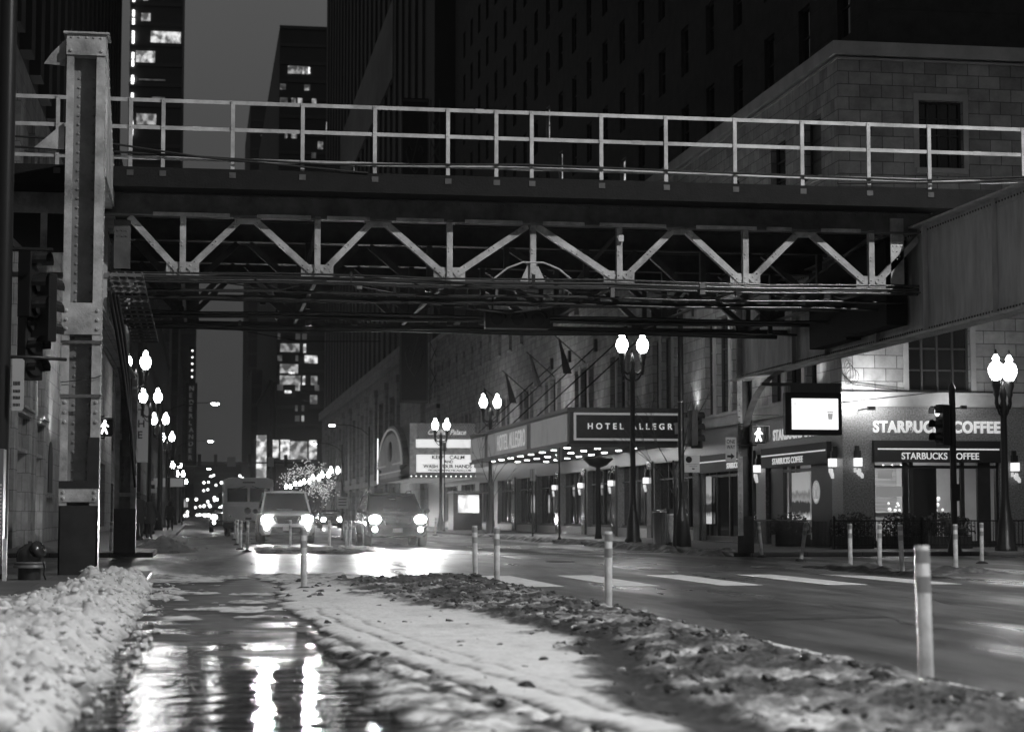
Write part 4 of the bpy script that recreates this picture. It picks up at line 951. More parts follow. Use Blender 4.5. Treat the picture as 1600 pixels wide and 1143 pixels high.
b.build('diamond_grille', mat('grille_dark', .08, .5), TM)
text('Cadillac Palace', 'sign_letters', .36, (15.35, 129.82, 6.5), '-Y', LETTER, TM, width=2.6, depth=.05, bold=.01, shear=.35)
BL = mat('backlit_letter_board', .8, .5, emit=.75)
MB().box(14.52, 129.85, 5.62, 18.9, 129.9, 6.18).build('light_panel', BL, TM)
lb_ = MB().box(14.55, 129.85, 3.95, 18.9, 129.9, 5.14).build('letter_board', BL, TM)
for s, x, z, w_, h in (('KEEP   CALM', 15.6, 4.84, 2.25, .26), ('AND', 16.45, 4.56, .62, .23), ('WASH YOUR HANDS', 15.0, 4.22, 3.35, .27), ('BROADWAYINCHICAGO.COM', 15.35, 4.0, 2.95, .16)):
    text(s, 'board_letters', h, (x, 129.84, z), '-Y', LETTERD, lb_, width=w_, depth=.02, bold=.035)
M = Matrix(((0, 1, 0, 0), (1, 0, 0, 0), (0, 0, 1, 0), (0, 0, 0, 1)))       # prism in the yz plane
arc = [(130.3, 3.5)] + [(139.4 + 9.1 * math.cos(a), 4.5 + 3.0 * math.sin(a)) for a in [math.pi * i / 16 for i in range(17)]] + [(148.5, 3.5)]
b = MB(); b.prism(arc, 13.7, 14.1, M); b.build('arched_panel', mat('bronze_arch', .06, .4), TM)
arc2 = [(131.4, 3.75)] + [(139.4 + 7.8 * math.cos(a), 4.5 + 2.4 * math.sin(a)) for a in [math.pi * i / 16 for i in range(17)]] + [(147.4, 3.75)]
b = MB(); b.prism(arc2, 13.66, 13.7, M); b.build('arch_face', mat('arch_relief', .2, .5, var=.4, vs=1.5, bump=.6, bs=4, emit=.05), TM)
b = MB()
for i in range(16):
    a, q = math.pi * i / 16, math.pi * (i + 1) / 16
    for rr_, rz_ in ((8.6, 2.75),): b.tube([(13.62, 139.4 + rr_ * math.cos(a), 4.5 + rz_ * math.sin(a)), (13.62, 139.4 + rr_ * math.cos(q), 4.5 + rz_ * math.sin(q))], .07, 5)
b.box(13.6, 131.4, 4.05, 13.66, 147.4, 4.15).box(13.6, 131.4, 4.6, 13.66, 137, 4.7).box(13.6, 142, 4.6, 13.66, 147.4, 4.7); b.build('arch_moulding', mat('pale_moulding', .35, .4, emit=.12), TM)
b = MB(); b.lathe([(.001, 0), (1.0, 0), (.9, .06), (.001, .08)], (0, 0, 0), 14, Matrix.Translation((13.66, 139.0, 5.6)) @ Matrix.Rotation(R(-90), 4, 'Y') @ Matrix.Diagonal((.75, 1.5, 1, 1)).to_4x4()); b.build('crest', mat('dark_crest', .04, .4), TM)
b = MB()
for i in range(26): a = math.pi * i / 25; b.sph((13.66, 148.9, 3.5 + 3.4 * i / 25), .045, 6, 4)
for i in range(14): b.sph((14.2 + i * .34, 129.85, 3.68), .04, 6, 4)
b.build('bulb', mat('lit_bulb', .8, .4, emit=3), TM)
b = MB()
for i in range(12): b.box(14.3, 131 + 1.5 * i, 3.5, 18.5, 131.1 + 1.5 * i, 3.58)
for x in (15, 16, 17, 18): b.box(x, 130, 3.5, x + .1, 149, 3.58)
b.build('soffit_grid', mat('soffit_grid', .4, .4, emit=.15), TM)
light('AREA', 'marquee_glow', (16.3, 139, 3.4), 60, TM).data.size = 3.5
light('AREA', 'board_glow', (16.7, 129.0, 5.0), 12, TM, target=(16.7, 125, 4.4)).data.size = 2.0
b = MB(); b.box(15.6, 118.6, .12, 17.4, 121, 2.4); SH = thing('entrance_booth', 'dark booth with a brightly lit window beside the theatre marquee', 'booth', (0, 0, 0)); b.build('body', BLACKP, SH)
MB().box(15.9, 118.52, 1.2, 17.2, 118.6, 2.3).build('window', mat('lit_booth_window', .7, .4, emit=1.6, ev=1.2), SH)
MB().box(15.5, 118.4, 2.4, 17.5, 121.1, 2.55).build('roof', CHROME, SH)

# ================================================================== FAR TOWERS
def lit_pane(v): return mat('lit_office_%d' % int(v * 10), .5, .5, emit=v, ev=.8)
def tower(lab, x0, x1, y, depth, z1, wins, m=TOWERN, bands=4.0, cat='building', parts=None, z0=0):
    t = thing('office_tower', lab, cat, (0, 0, 0))
    b = MB(); b.box(x0, y, z0, x1, y + depth, z1); b.build('wall', m, t)
    b = MB(); z = z0 + bands
    while z < z1: b.box(x0 - .05, y - .2, z, x1 + .05, y, z + bands * .18); z += bands
    b.build('floor_band', mat('dim_floor_band', .09, .7), t)
    for (a, c_, zz, h, e) in wins:
        MB().box(a, y - .25, zz, a + c_, y - .02, zz + h).build('window', lit_pane(e), t)
    return t
rw = random.Random(11)
wl = []
def pxw(px, py, w_, h, Y, e): s = Y / 3000.; return ((px - 310) * s * 1.0, w_ * s, 1.1 + (803 - py - h) * s, h * s, e)
for a in [(227, 52, 46, 18, .9), (205, 84, 29, 18, 1.0), (212, 24, 14, 12, .6), (207, 183, 30, 17, .5), (214, 0, 9, 3, 1.2), (230, 156, 20, 3, .1), (210, 128, 40, 2, .08)]: wl.append(pxw(*a[:4], 375, a[4]))
tl = tower('tall dark office tower with a few lit floors, left of the open sky', -14.4, -4.3, 375, 40, 125, wl)
b = MB()
for py in (2, 25, 38, 58, 68, 92, 104, 128, 132, 156, 200, 212): s = .125; b.box((200 - 310) * s - .2, 374.6, 1.1 + (803 - py) * s - .6, (200 - 310) * s + .25, 374.9, 1.1 + (803 - py) * s + .6)
b.build('corner_light', mat('corner_lamp', .8, .5, emit=2.5), tl)
wl = [pxw(236, 505, 15, 20, 340, .8), pxw(222, 506, 9, 18, 340, .5), pxw(238, 540, 15, 20, 340, .06), pxw(238, 612, 15, 14, 340, .1), pxw(238, 648, 15, 14, 340, .06), pxw(222, 600, 9, 8, 340, 1.5)]
nb3 = tower('pale banded masonry block behind the left street lamps', -12, -5.45, 340, 30, 43, wl, stone('banded_masonry', .13, 3, 1.5, .04, .6, .15), 3.9)
nb4 = tower('distant dark slab block beside the sky above the street lamps', -13, -1.75, 700, 60, 92, [pxw(285, 780, 8, 12, 700, .6)], TOWERN, 6)
wl = [pxw(*q[:4], 420, q[4]) for q in [(432, 538, 30, 13, .35), (468, 538, 4, 14, 1.0), (470, 556, 20, 12, 1.0), (432, 570, 28, 14, .45), (445, 582, 10, 3, 2.0), (432, 588, 32, 14, .4), (467, 588, 4, 14, 1.2), (480, 588, 10, 14, .3), (440, 611, 10, 4, 2.2), (479, 618, 11, 14, .25), (422, 688, 9, 28, 1.0), (434, 688, 14, 30, 1.1), (449, 690, 26, 28, .55), (478, 688, 12, 30, 1.0), (440, 99, 34, 12, .3), (463, 100, 3, 11, 1.2), (472, 100, 3, 10, 1.2), (488, 218, 8, 12, .3), (400, 780, 20, 20, .4)] + [(rw.choice([428, 436, 446, 456, 466, 478, 486]), rw.choice([128, 150, 172, 205, 236, 262, 522, 556, 602, 634, 650]), rw.choice([4, 7, 9]), 9, rw.choice([.08, .15, .3, .5])) for _ in range(26)]]
tower('dark glass tower with lit floors above a bright corner showroom', 16.4, 27, 420, 150, 108.5, wl)
tower('distant dark tower with one roof beacon, right of the open sky', 15.8, 23.5, 655, 80, 142, [pxw(399, 205, 12, 3, 650, .15)], TOWERN, 5)
tower('slim dark tower stepping in below the elevated tracks, right of the sky', 13.6, 22, 520, 60, 40, [], TOWERN, 5)
bb = thing('lit_billboard', 'narrow bright vertical billboard far down the right side', 'billboard', (0, 0, 0))
MB().box(11.3, 389.6, 8, 13.3, 390, 17).build('screen', mat('lit_billboard', .8, .5, emit=1.1, ev=.6), bb); MB().box(11.1, 390, 0, 13.5, 390.5, 17.2).build('frame', BLACKP, bb)
ns = thing('blade_sign', 'vertical dark theatre blade sign with a row of bulbs far down the left side', 'sign', (0, 0, 0))
MB().box(-2.9, 399, 11, -.6, 402, 28).build('panel', mat('dark_sign_panel', .045, .5), ns)
b = MB()
for i in range(5): b.lathe([(.001, 0), (.22, .2), (.001, .4)], (-1.7, 398.8, 29 + 1.35 * i), 8)
b.build('bulb', mat('lit_sign_bulb', .8, .4, emit=3), ns); MB().box(-2.3, 399.2, 28, -1.0, 401, 35.5).build('finial', IRON, ns)
for i, chh in enumerate('NEDERLANDER'): text(chh, 'sign_letter', .95, (-2.2, 398.9, 26.4 - 1.42 * i), '-Y', mat('dim_letters', .3, .5, emit=.05), ns, depth=.1, bold=.02)
# ================================================================== LEFT BUILDINGS
NB = thing('corner_building', 'stone corner building with fluted pilasters behind the left railway column', 'building', (0, 0, 0))
LS = stone('pale_ashlar', .38, 1.2, .6, .012, .45, .12)
lops = [(58.3, 62.2, .4, 3.0), (65.0, 67.9, .4, 3.0), (58.3, 62.2, 5.1, 12.5), (65.0, 67.9, 5.1, 12.5), (79, 83, .4, 4.2), (86, 90, .4, 4.2), (79, 83, 5.4, 12.5), (86, 90, 5.4, 12.5), (94, 98, .4, 4.2), (94, 98, 5.4, 12.5), (102, 106, .4, 4.2), (110, 116, .4, 4.0)]
facade(NB, 'pilaster_wall', '+X', -5.5, 54, 124, .12, 15, lops, LS, mull=2, bars=4, depth=.7, pm=lambda k: DGLASS)
b = MB()
for a, c_ in ((57.2, 58.3), (62.2, 63.2), (64.0, 65.0), (67.9, 68.9), (77.8, 79), (83, 84.2), (90, 91.2)): b.box(-5.5, a, .12, -5.3, c_, 13.5)
for a, c_ in ((58.3, 62.2), (65, 67.9)): b.box(-5.5, a, 4.1, -5.2, c_, 4.25).box(-5.5, a, 3.0, -5.35, c_, 3.12).box(-5.5, a, 4.25, -5.1, c_, 4.33)
b.build('pilaster', LS, NB)
b = MB(); pr = [(72.6, 1.9), (74.4, 1.9), (74.4, 3.0)] + [(73.5 + .9 * math.cos(a), 3.0 + .8 * math.sin(a)) for a in [math.pi * i / 8 for i in range(1, 8)]] + [(72.6, 3.0)]
b.prism(pr, -5.5, -5.46, M); b.build('arched_niche', mat('niche_dark', .05, .8), NB)
MB().box(-5.5, 72.3, 1.7, -5.3, 74.7, 1.8).build('niche_sill', LS, NB)
b = MB(); b.box(-20, 54, 0, -6.25, 124, 15).box(-20, 54, 15, -5.5, 124, 120)
for i in range(20): b.box(-5.5, 55.2 + 3.4 * i, 15.05, -5.15, 56.5 + 3.4 * i, 120)
b.build('fluted_tower', TOWERN, NB)
b = MB()
for y in (59.5, 61, 66, 67): b.sph((-6.0, y, 1.9), .12, 8, 5); 
for y in (60.2, 66.5): b.box(-6.1, y, .6, -6.05, y + .9, 1.6)
b.build('window_display_light', mat('lit_display', .8, .5, emit=2.5), NB)
light('SPOT', 'facade_beam', (-4.7, 72.5, 3.9), 170, NB, size=.1, target=(-5.5, 74.6, 6.5), angle=110, blend=1)
light('SPOT', 'facade_beam', (-4.7, 65.0, 3.9), 90, NB, size=.1, target=(-5.5, 66.0, 6.5), angle=110, blend=1)
def block(lab, y0, y1, z1, x=-5.5, ops=None, m=TERRA):
    t = thing('street_block', lab, 'building', (0, 0, 0)); o = []
    y = y0 + 2
    while y + 3 < y1:
        o.append((y, y + 3, .4, 3.1)); z = 5.2
        while z + 2 < min(z1, 21): o.append((y, y + 1.6, z, z + 2)); z += 3.8
        y += 5.2
    rk = random.Random(int(y0))
    facade(t, 'wall', '+X' if x < 0 else '-X', x, y0, y1, .05, z1, o, m, mull=2, bars=2, depth=.4, pm=lambda k: (lit_pane(1.5) if rk.random() < .5 else DGLASS) if o[k][2] < 1 else (lit_pane(.4) if rk.random() < .06 else DGLASS))
    MB().box(x - 14 if x < 0 else x + .45, y0, 0, x - .45 if x < 0 else x + 14, y1, z1).build('core', TOWERN, t)
    MB().box(x - .5 if x < 0 else x - .3, y0, z1, x + .3 if x < 0 else x + .5, y1, z1 + .5).build('cornice', m, t)
    return t
DKT = stone('dark_brick', .11, .8, .3, .02, .6, .15)
block('dark brick shop block with lit ground floor windows, left side before the next corner', 124.5, 176, 24, -5.6, m=DKT)
block('dark shop row past the second crossing, left side', 186, 336, 26, -5.5, m=DKT)
block('distant dark shop row at the far left end of the street', 380, 640, 45, -5.6, m=DKT)
block('dark narrow-fronted row beyond the theatre on the right', 424, 640, 30, 15.2, m=DKT)
# distant low mass that closes the street
tower('low dark block closing the end of the street', -40, 60, 1500, 40, 40, [], TOWERN, 8)
# vertical sign and street furniture on the left
vs_ = thing('shop_sign', 'pale rounded vertical sign reading THE on the left side', 'sign', (-3.9, 132, 0))
b = MB(); b.box(-.45, 0, 4.6, .45, .3, 8.2).lathe([(.001, 0), (.45, 0), (.45, .3), (.001, .3)], (0, 0, 0), 16, Matrix.Translation((0, .3, 8.2)) @ Matrix.Rotation(R(90), 4, 'X')); b.build('panel', mat('dim_pale_sign', .4, .5, emit=.05), vs_)
for i, ch in enumerate('THE'): text(ch, 'sign_letter', .5, (-.22, -.01, 7.7 - .75 * i), '-Y', LETTERD, vs_, depth=.02, bold=.02)
b = MB(); b.box(.3, .1, 6.2, 1.2, .16, 6.3).box(-1.7, .1, 6.2, -.4, .16, 6.3); b.build('bracket', IRON, vs_)
# ================================================================== STREET LAMPS
def twin_lamp(lab, h=7.0, near=False, sp=.36, grp='twin globe street lamps'):
    t = thing('twin_street_lamp', lab, 'street lamp', (0, 0, 0), 0, grp)
    b = MB(); b.lathe([(.30, 0), (.30, .12), (.24, .2), (.22, .75), (.16, .95), (.12, 1.3), (.10, 1.5), (.085, h - 1.2), (.10, h - 1.15), (.12, h - 1.0), (.07, h - .8), (.10, h - .62), (.03, h - .35), (.001, h - .25)], (0, 0, 0), 14); b.build('pole', IRON, t)
    b = MB()
    for s in (-1, 1):
        b.tube([(0, 0, h - .9), (s * sp * .5, 0, h - .98), (s * sp, 0, h - .85)], .045, 7); b.tube([(0, 0, h - 1.25), (s * sp * .6, 0, h - 1.15), (s * sp, 0, h - .9)], .03, 6)
        b.lathe([(.02, -.75), (.06, -.6), (.05, -.45), (.09, -.35), (.07, -.3), (.13, -.12), (.12, 0)], (s * sp, 0, h - .1 - .17), 10)
    b.build('arm', IRON, t)
    for s in (-1, 1):
        g = MB(); g.lathe([(.10, -.24), (.16, -.15), (.205, -.02), (.20, .08), (.155, .19), (.08, .26), (.08, .31), (.10, .33), (.07, .38), (.035, .45), (.001, .47)], (s * sp, 0, h), 16); go = g.build('globe', GLOBEN if near else GLOBE, t)
        g = MB(); g.lathe([(.03, .45), (.035, .5), (.02, .58), (.001, .6)], (s * sp, 0, h), 8)
        if near: g.lathe([(.208, -.02), (.212, .0), (.208, .02)], (s * sp, 0, h), 16)
        g.build('finial', IRON, go)
    return t
TL = twin_lamp('twin globe street lamp in front of the hotel canopy sign', 6.8); TL.location = (14.7, 64.5, .1)
dup(TL, (14.7, 97.3, .0), label='twin globe street lamp beside the left end of the hotel canopy')
dup(TL, (14.7, 117.7, -.25), label='twin globe street lamp in front of the theatre letter board')
for y, z, l in ((205, -1.1, 'twin globe street lamp nearest in the distant row before the theatre pilasters'), (220, -1.25, 'second twin globe lamp in the distant right row'), (238, -1.3, 'third twin globe lamp in the distant right row'), (258, -1.4, 'fourth twin globe lamp in the distant right row'), (282, -1.3, 'fifth twin globe lamp in the distant right row'), (312, -1.3, 'farthest twin globe lamp in the right row')):
    dup(TL, (14.2, y, z), label=l)
for y, l in ((75.0, 'twin globe street lamp half hidden behind the far left column'), (97.5, 'second twin globe lamp on the left side'), (121, 'third twin globe lamp on the left side'), (149, 'fourth twin globe lamp on the left side')):
    dup(TL, (-2.45, y, .12), label=l)
for y, l in ((205, 'small distant twin globe lamp above the white awning on the left'), (250, 'distant left twin globe lamp past the white awning'), (310, 'farthest twin globe lamp on the left side')): dup(TL, (-2.4, y, -.6), label=l)
NL = twin_lamp('large twin globe lamp with banded globes before the coffee shop', 4.85, True, .26, 'banded twin globe lamps'); NL.location = (21.42, 49, .1); NL.rotation_euler = (0, 0, R(25))
def cobra(lab, pole, head, zl, power=0, ang=150, grp='cobra head street lights', size=.2):
    px, py = pole; hx, hy = head; t = thing('street_light', lab, 'street light', (px, py, 0), 0, grp); dx, dy = hx - px, hy - py
    b = MB(); b.lathe([(.16, 0), (.13, .3), (.10, 1), (.07, zl - .3), (.06, zl - .1)], (0, 0, 0), 10); b.build('pole', IRON, t)
    b = MB(); b.tube([(0, 0, zl - .9), (dx * .2, dy * .2, zl - .35), (dx * .5, dy * .5, zl), (dx * .95, dy * .95, zl + .05)], .035, 6); b.build('arm', IRON, t)
    b = MB(); b.sph((dx, dy, zl + .06), .3, 12, 6, (1.2, .7, .3)); b.build('housing', mat('lamp_housing', .2, .4), t)
    b = MB(); b.sph((dx, dy, zl - .03), .26, 12, 6, (1.1, .7, .4)); b.build('lens', COBRA, t)
    if power: light('SPOT', 'lamp_beam', (dx, dy, zl - .2), power, t, size=size, target=(dx, dy, zl - 2) if ang != 88 else (dx - 13, dy + 13, 0), angle=ang, blend=.5 if ang != 88 else .25)
    return t
cobra('street light arm reaching over the road from the left, highest of the two', (-2.6, 137), (1.05, 137), 8.9, 2500)
cobra('street light arm over the road from the left, second and lower', (-2.6, 208), (1.15, 208), 8.9)
cobra('small distant street light over the road, third from the left side', (-2.6, 330), (1.6, 330), 8.8)
cobra('faint distant street light over the road, fourth from the left side', (-2.6, 400), (2.4, 400), 8.9)
cobra('curved street light arm before the theatre pilasters on the right', (14.9, 171), (11.6, 171), 9.0, 2500)
cobra('farther curved street light arm over the right side of the road', (15, 205), (12, 205), 8.6)
LIT = [('unseen high light added out of frame at the near right to light the bridge', (23, 10), (20, 14), 24, 26000, 88),  # unseen high light, added to key the bridge and snow
       ('street light out of frame beside the camera on the right', (15.6, 3), (5.5, 5.0), 10.0, 2200, 165),
       ('street light out of frame on the left kerb behind the camera', (-3.0, -8), (1.0, -6), 9.5, 700, 160)]
for l, p, h, z, w_, a in LIT: cobra(l, p, h, z, w_, a, 'unseen lights out of frame on the near block, the high one added')
# tiny far lights down the street
fl = thing('distant_lights', 'row of tiny lit lamps where the street vanishes', 'lights', (0, 0, 0)); fl['kind'] = 'stuff'
b = MB(); rr = random.Random(21)
for k in range(110):
    Y = 420 + 900 * rr.random(); x = rr.choice([-3.5, 14, rr.uniform(-4, 15), rr.uniform(2, 9)]); z = rr.choice([.8, .8, 5.5, rr.uniform(.5, 30) * Y / 1400])
    b.sph((x, Y, z), .18 + Y * .0004, 6, 4)
b.build('lamp', mat('far_lamp', .8, .5, emit=5), fl)
# ================================================================== DELINEATOR POSTS
def post0():
    t = thing('delineator_post', 'p', 'traffic post', (0, 0, 0), 0, 'white flexible lane posts')
    b = MB(); b.lathe([(.045, .03), (.045, .905), (.038, .91)], (0, 0, 0), 16); b.lathe([(.001, .905), (.04, .91)], (0, 0, 0), 16); b.build('tube', WHITE, t)
    b = MB(); b.lathe([(.0465, .80), (.0465, .88)], (0, 0, 0), 16).build('reflective_band', TAPE, t); MB().lathe([(.0465, .62), (.0465, .72)], (0, 0, 0), 16).build('reflective_band', TAPE, t)
    b = MB(); b.lathe([(.14, 0), (.13, .025), (.07, .05), (.05, .06)], (0, 0, 0), 12); b.build('base', RUBBER, t)
    return t
P0 = post0(); first = True
for x, y, l, tl_, z in [(4.41, 11.3, 'large blurred white post nearest the camera at the right', 0, 0), (4.54, 21.2, 'white post in the dirty ridge below the hotel canopy', 0, 0), (4.6, 32.1, 'left of the two posts standing together at the far end of the slush ridge', 0, 0), (4.55, 29.4, 'right of the two posts standing together at the slush ridge', 0, 0),
        (1.52, 28.1, 'white post on a black base in front of the white SUV', 0, 0), (13.05, 37.5, 'leftmost post of the row before the coffee shop fence', 0, 0), (13.63, 37.4, 'second post from the left before the coffee shop fence', 0, 0), (12.79, 33.9, 'post in front of the coffee shop window on a black base, third from the left', 0, 0),
        (14.4, 35.3, 'post standing under the traffic signal pole', 0, 0), (17.3, 40.9, 'rightmost slim post by the fence', 0, 0), (14.3, 47.9, 'slightly leaning post beside the far right railway column', -4, 0), (13.96, 43.6, 'post leaning strongly right before the window poster', 9, 0),
        (1.42, 57.4, 'post just left of the white SUV headlight', 0, 0), (1.30, 61, 'post beside the delivery truck bumper, right one', 0, 0), (1.38, 70, 'post before the delivery truck, left one', 0, 0), (1.55, 84, 'distant post at the left edge of the delivery truck', 0, 0),
        (3.0, 64, 'post in front of the white SUV bumper', 0, 0), (4.15, 62, 'left post of three between the two SUVs', 0, 0), (4.58, 60.5, 'middle post of three between the two SUVs', 0, 0), (4.75, 61.3, 'right post of three between the two SUVs', 0, 0),
        (-2.35, 53.5, 'thin post just left of the far left column', 0, 0), (-2.05, 53, 'thin post directly in front of the far left column', 0, 0), (12.2, 100, 'thin post by the kerb behind the dark SUV', 0, 0)]:
    o = P0 if first else dup(P0, (0, 0, 0)); first = False
    o.location = (x, y, z); o['label'] = l; o.rotation_euler = (R(1.6 * math.sin(x * 7 + y)), R(tl_ + 1.3 * math.sin(y * 3.1)), 0)
# ================================================================== SIGNALS
def vsignal(lab, loc, rz, lit=None):
    t = thing('traffic_signal', lab, 'traffic signal', loc, rz, 'vertical traffic signals')
    MB().box(-.17, -.1, -.54, .17, .12, .54).build('housing', IRON, t, bevel=.015)
    for k in range(3):
        z = .35 - .35 * k; v = MB(); n = 9
        pr = [(.15 * math.cos(R(-20) + R(220) * i / n), z + .15 * math.sin(R(-20) + R(220) * i / n)) for i in range(n + 1)]
        for i in range(n): v.quad((pr[i][0], -.1, pr[i][1]), (pr[i + 1][0], -.1, pr[i + 1][1]), (pr[i + 1][0], -.34, pr[i + 1][1]), (pr[i][0], -.34, pr[i][1]))
        v.build('visor', mat('gloss_black', .03, .12), t)
        l = MB(); l.lathe([(.001, 0), (.09, .015), (.13, .03)], (0, 0, 0), 14, Matrix.Translation((0, -.13, z)) @ Matrix.Rotation(R(90), 4, 'X'))
        l.build('lens', mat('lit_signal_lens', .6, .3, emit=1.2) if lit == k else mat('unlit_lens', .03, .08), t)
    return t
sp_ = thing('signal_pole', 'black signal pole standing before the coffee shop front', 'pole', (19.68, 48.3, .1))
MB().lathe([(.2, 0), (.18, .1), (.12, .35), (.085, .5), (.085, 4.25), (.1, 4.27), (.1, 4.33), (.06, 4.42), (.02, 4.5)], (0, 0, 0), 12).build('pole', BLACKP, sp_)
MB().box(-.32, -.04, 3.75, 0, .0, 3.8).box(-.32, -.04, 2.9, 0, 0, 2.95).box(-.12, -.14, 1.35, .12, -.06, 1.8).build('arm', BLACKP, sp_)
vsignal('side-on traffic signal on the pole before the coffee shop sign', (19.38, 48.25, 3.45), R(-75), 0)
MB_ = MB()
lp = thing('signal_pole', 'tall dark signal pole with a flared base at the right kerb', 'pole', (14.5, 57, .1))
MB().lathe([(.3, 0), (.28, .3), (.2, .9), (.12, 1.1), (.10, 1.3), (.08, 7.2), (.03, 7.25)], (0, 0, 0), 14).build('pole', IRON, lp)
b = MB()
for z in (2.2, 2.65, 3.05, 3.55, 4.4): b.lathe([(.088, z), (.095, z + .02), (.088, z + .04)], (0, 0, 0), 12)
b.build('strap', CHROME, lp)
b = MB(); b.box(0, -.05, 4.05, .45, 0, 4.1).box(0, -.05, 3.1, .45, 0, 3.14).box(-.02, -.14, 1.5, .14, -.06, 2.0); b.build('bracket', IRON, lp)
vsignal('traffic signal seen edge-on right of the canopy lettering', (14.85, 56.9, 3.72), R(100)); vsignal('second traffic signal beside the canopy end, turned away', (15.1, 57.4, 3.66), R(160))
ns_ = thing('parking_sign', 'white no-parking sign plate on the dark signal pole', 'sign', (14.82, 56.85, 2.63))
MB().box(-.26, 0, -.26, .22, .01, .26).build('plate', mat('sign_white', .6, .5), ns_, bevel=.01)
b = MB(); b.lathe([(.1, 0), (.1, .004), (.075, .004), (.075, 0)], (0, 0, 0), 20, Matrix.Translation((-.12, -.002, .13)) @ Matrix.Rotation(R(90), 4, 'X')); b.beam((-.19, -.006, .2), (-.05, -.006, .06), .02, .004).box(-.2, -.003, -.02, .18, 0, -.01).box(-.12, -.003, -.08, .14, 0, -.07).box(-.02, -.003, -.17, .06, 0, -.13)
b.build('symbol', LETTERD, ns_); text('P', 'letter', .1, (-.145, -.003, .08), '-Y', LETTERD, ns_, depth=.004, bold=.02)
ow = thing('one_way_sign', 'vertical one way sign with an arrow on the far right railway column', 'sign', (13.55, 48.0, 2.78))
MB().box(-.16, 0, -.33, .12, .012, .3).build('plate', mat('sign_white', .6, .5), ow)
text('ONE', 'letters', .1, (-.13, -.004, .14), '-Y', LETTERD, ow, width=.22, depth=.004, bold=.01); text('WAY', 'letters', .1, (-.13, -.004, .0), '-Y', LETTERD, ow, width=.22, depth=.004, bold=.01)
MB().prism([(-.12, -.16), (-.02, -.16), (-.02, -.11), (.08, -.19), (-.02, -.27), (-.02, -.22), (-.12, -.22)], -.004, 0).build('arrow', LETTERD, ow)
def ped(lab, loc, rz=0, s=1):
    t = thing('pedestrian_signal', lab, 'pedestrian signal', loc, rz, 'walk signals showing a lit walking figure')
    MB().box(-.2, -.06, -.23, .2, .14, .23).build('housing', IRON, t, bevel=.02)
    MB().box(-.23, -.3, .2, .23, -.06, .22).box(-.23, -.3, -.2, -.21, -.06, .2).box(.21, -.3, -.2, .23, -.06, .2).build('visor', BLACKP, t)
    b = MB(); y = -.075
    b.lathe([(.001, 0), (.035, 0), (.035, .01), (.001, .01)], (0, 0, 0), 12, Matrix.Translation((.01, y, .14)) @ Matrix.Rotation(R(90), 4, 'X'))
    b.prism([(-.04, .1), (.04, .1), (.03, -.03), (-.04, -.03)], y - .01, y)
    for p, q, w_ in (((-.03, .08), (-.1, 0), .03), ((.03, .08), (.1, .01), .03), ((0, -.02), (.07, -.17), .045), ((-.02, -.02), (-.07, -.17), .045)): b.beam((p[0], y - .005, p[1]), (q[0], y - .005, q[1]), w_, .01)
    b.build('walking_figure', mat('lit_walk_symbol', .8, .5, emit=3.5), t)
    MB().tube([(-.5, .1, .27), (0, .1, .27), (0, .1, .2)], .02, 6).tube([(-.5, .1, -.27), (0, .1, -.27), (0, .1, -.2)], .02, 6).build('bracket', IRON, t)
    return t
ped('walk signal on the far right column beside the coffee shop letters', (14.22, 47.9, 3.15)); ped('walk signal between the two left railway columns', (-2.36, 49.2, 3.28))
# left near pole with sign, cabinet and signals
up = thing('utility_pole', 'dark pole cropped by the left edge of the picture', 'pole', (-3.04, 30.4, .1))
MB().lathe([(.16, 0), (.15, 1.2), (.14, 9.5)], (0, 0, 0), 14).build('pole', IRON, up)
MB().tube([(.1, 0, 3.42), (.5, 0, 3.42), (.95, .4, 3.42)], .03, 6).tube([(.1, 0, 5.1), (.75, 0, 5.1)], .03, 6).build('arm', IRON, up)
si = thing('bus_stop_sign', 'pale rounded sign with dark printed lines at the left edge', 'sign', (-2.83, 30.2, 3.08))
MB().prism([(-.02, -.4), (.13, -.4), (.16, -.37), (.16, .37), (.13, .4), (-.02, .4)], 0, .02).build('plate', mat('sign_plate', .55, .45), si)
b = MB()
for z, h in ((.02, .06), (-.1, .045), (-.2, .05), (-.31, .045)):
    for k in range(5): b.box(.0 + .022 * k, -.004, z - h / 2, .015 + .022 * k, 0, z + h / 2)
b.build('printed_lines', LETTERD, si)
vsignal('left one of two dark traffic signals in front of the left column', (-2.68, 30.9, 4.72), R(70)); vsignal('right one of two dark traffic signals, nearest the left column', (-2.45, 31.0, 4.35), R(150)); vsignal('lowest dark traffic signal beside the left column', (-2.66, 31.1, 3.75), R(40))
cb = thing('signal_cabinet', 'metal cabinet with bright louvres cropped by the left edge', 'cabinet', (-3.25, 29.4, .12))
MB().box(-.4, 0, .1, .38, .4, 1.95).build('body', mat('cabinet_paint', .2, .4), cb, bevel=.01)
b = MB()
for k in range(20): b.box(.22, -.02, .35 + .055 * k, .36, 0, .385 + .055 * k)
b.build('louvre', WHITE, cb); MB().box(.39, -.02, .0, .45, .05, .62).build('white_edge', WHITE, cb)
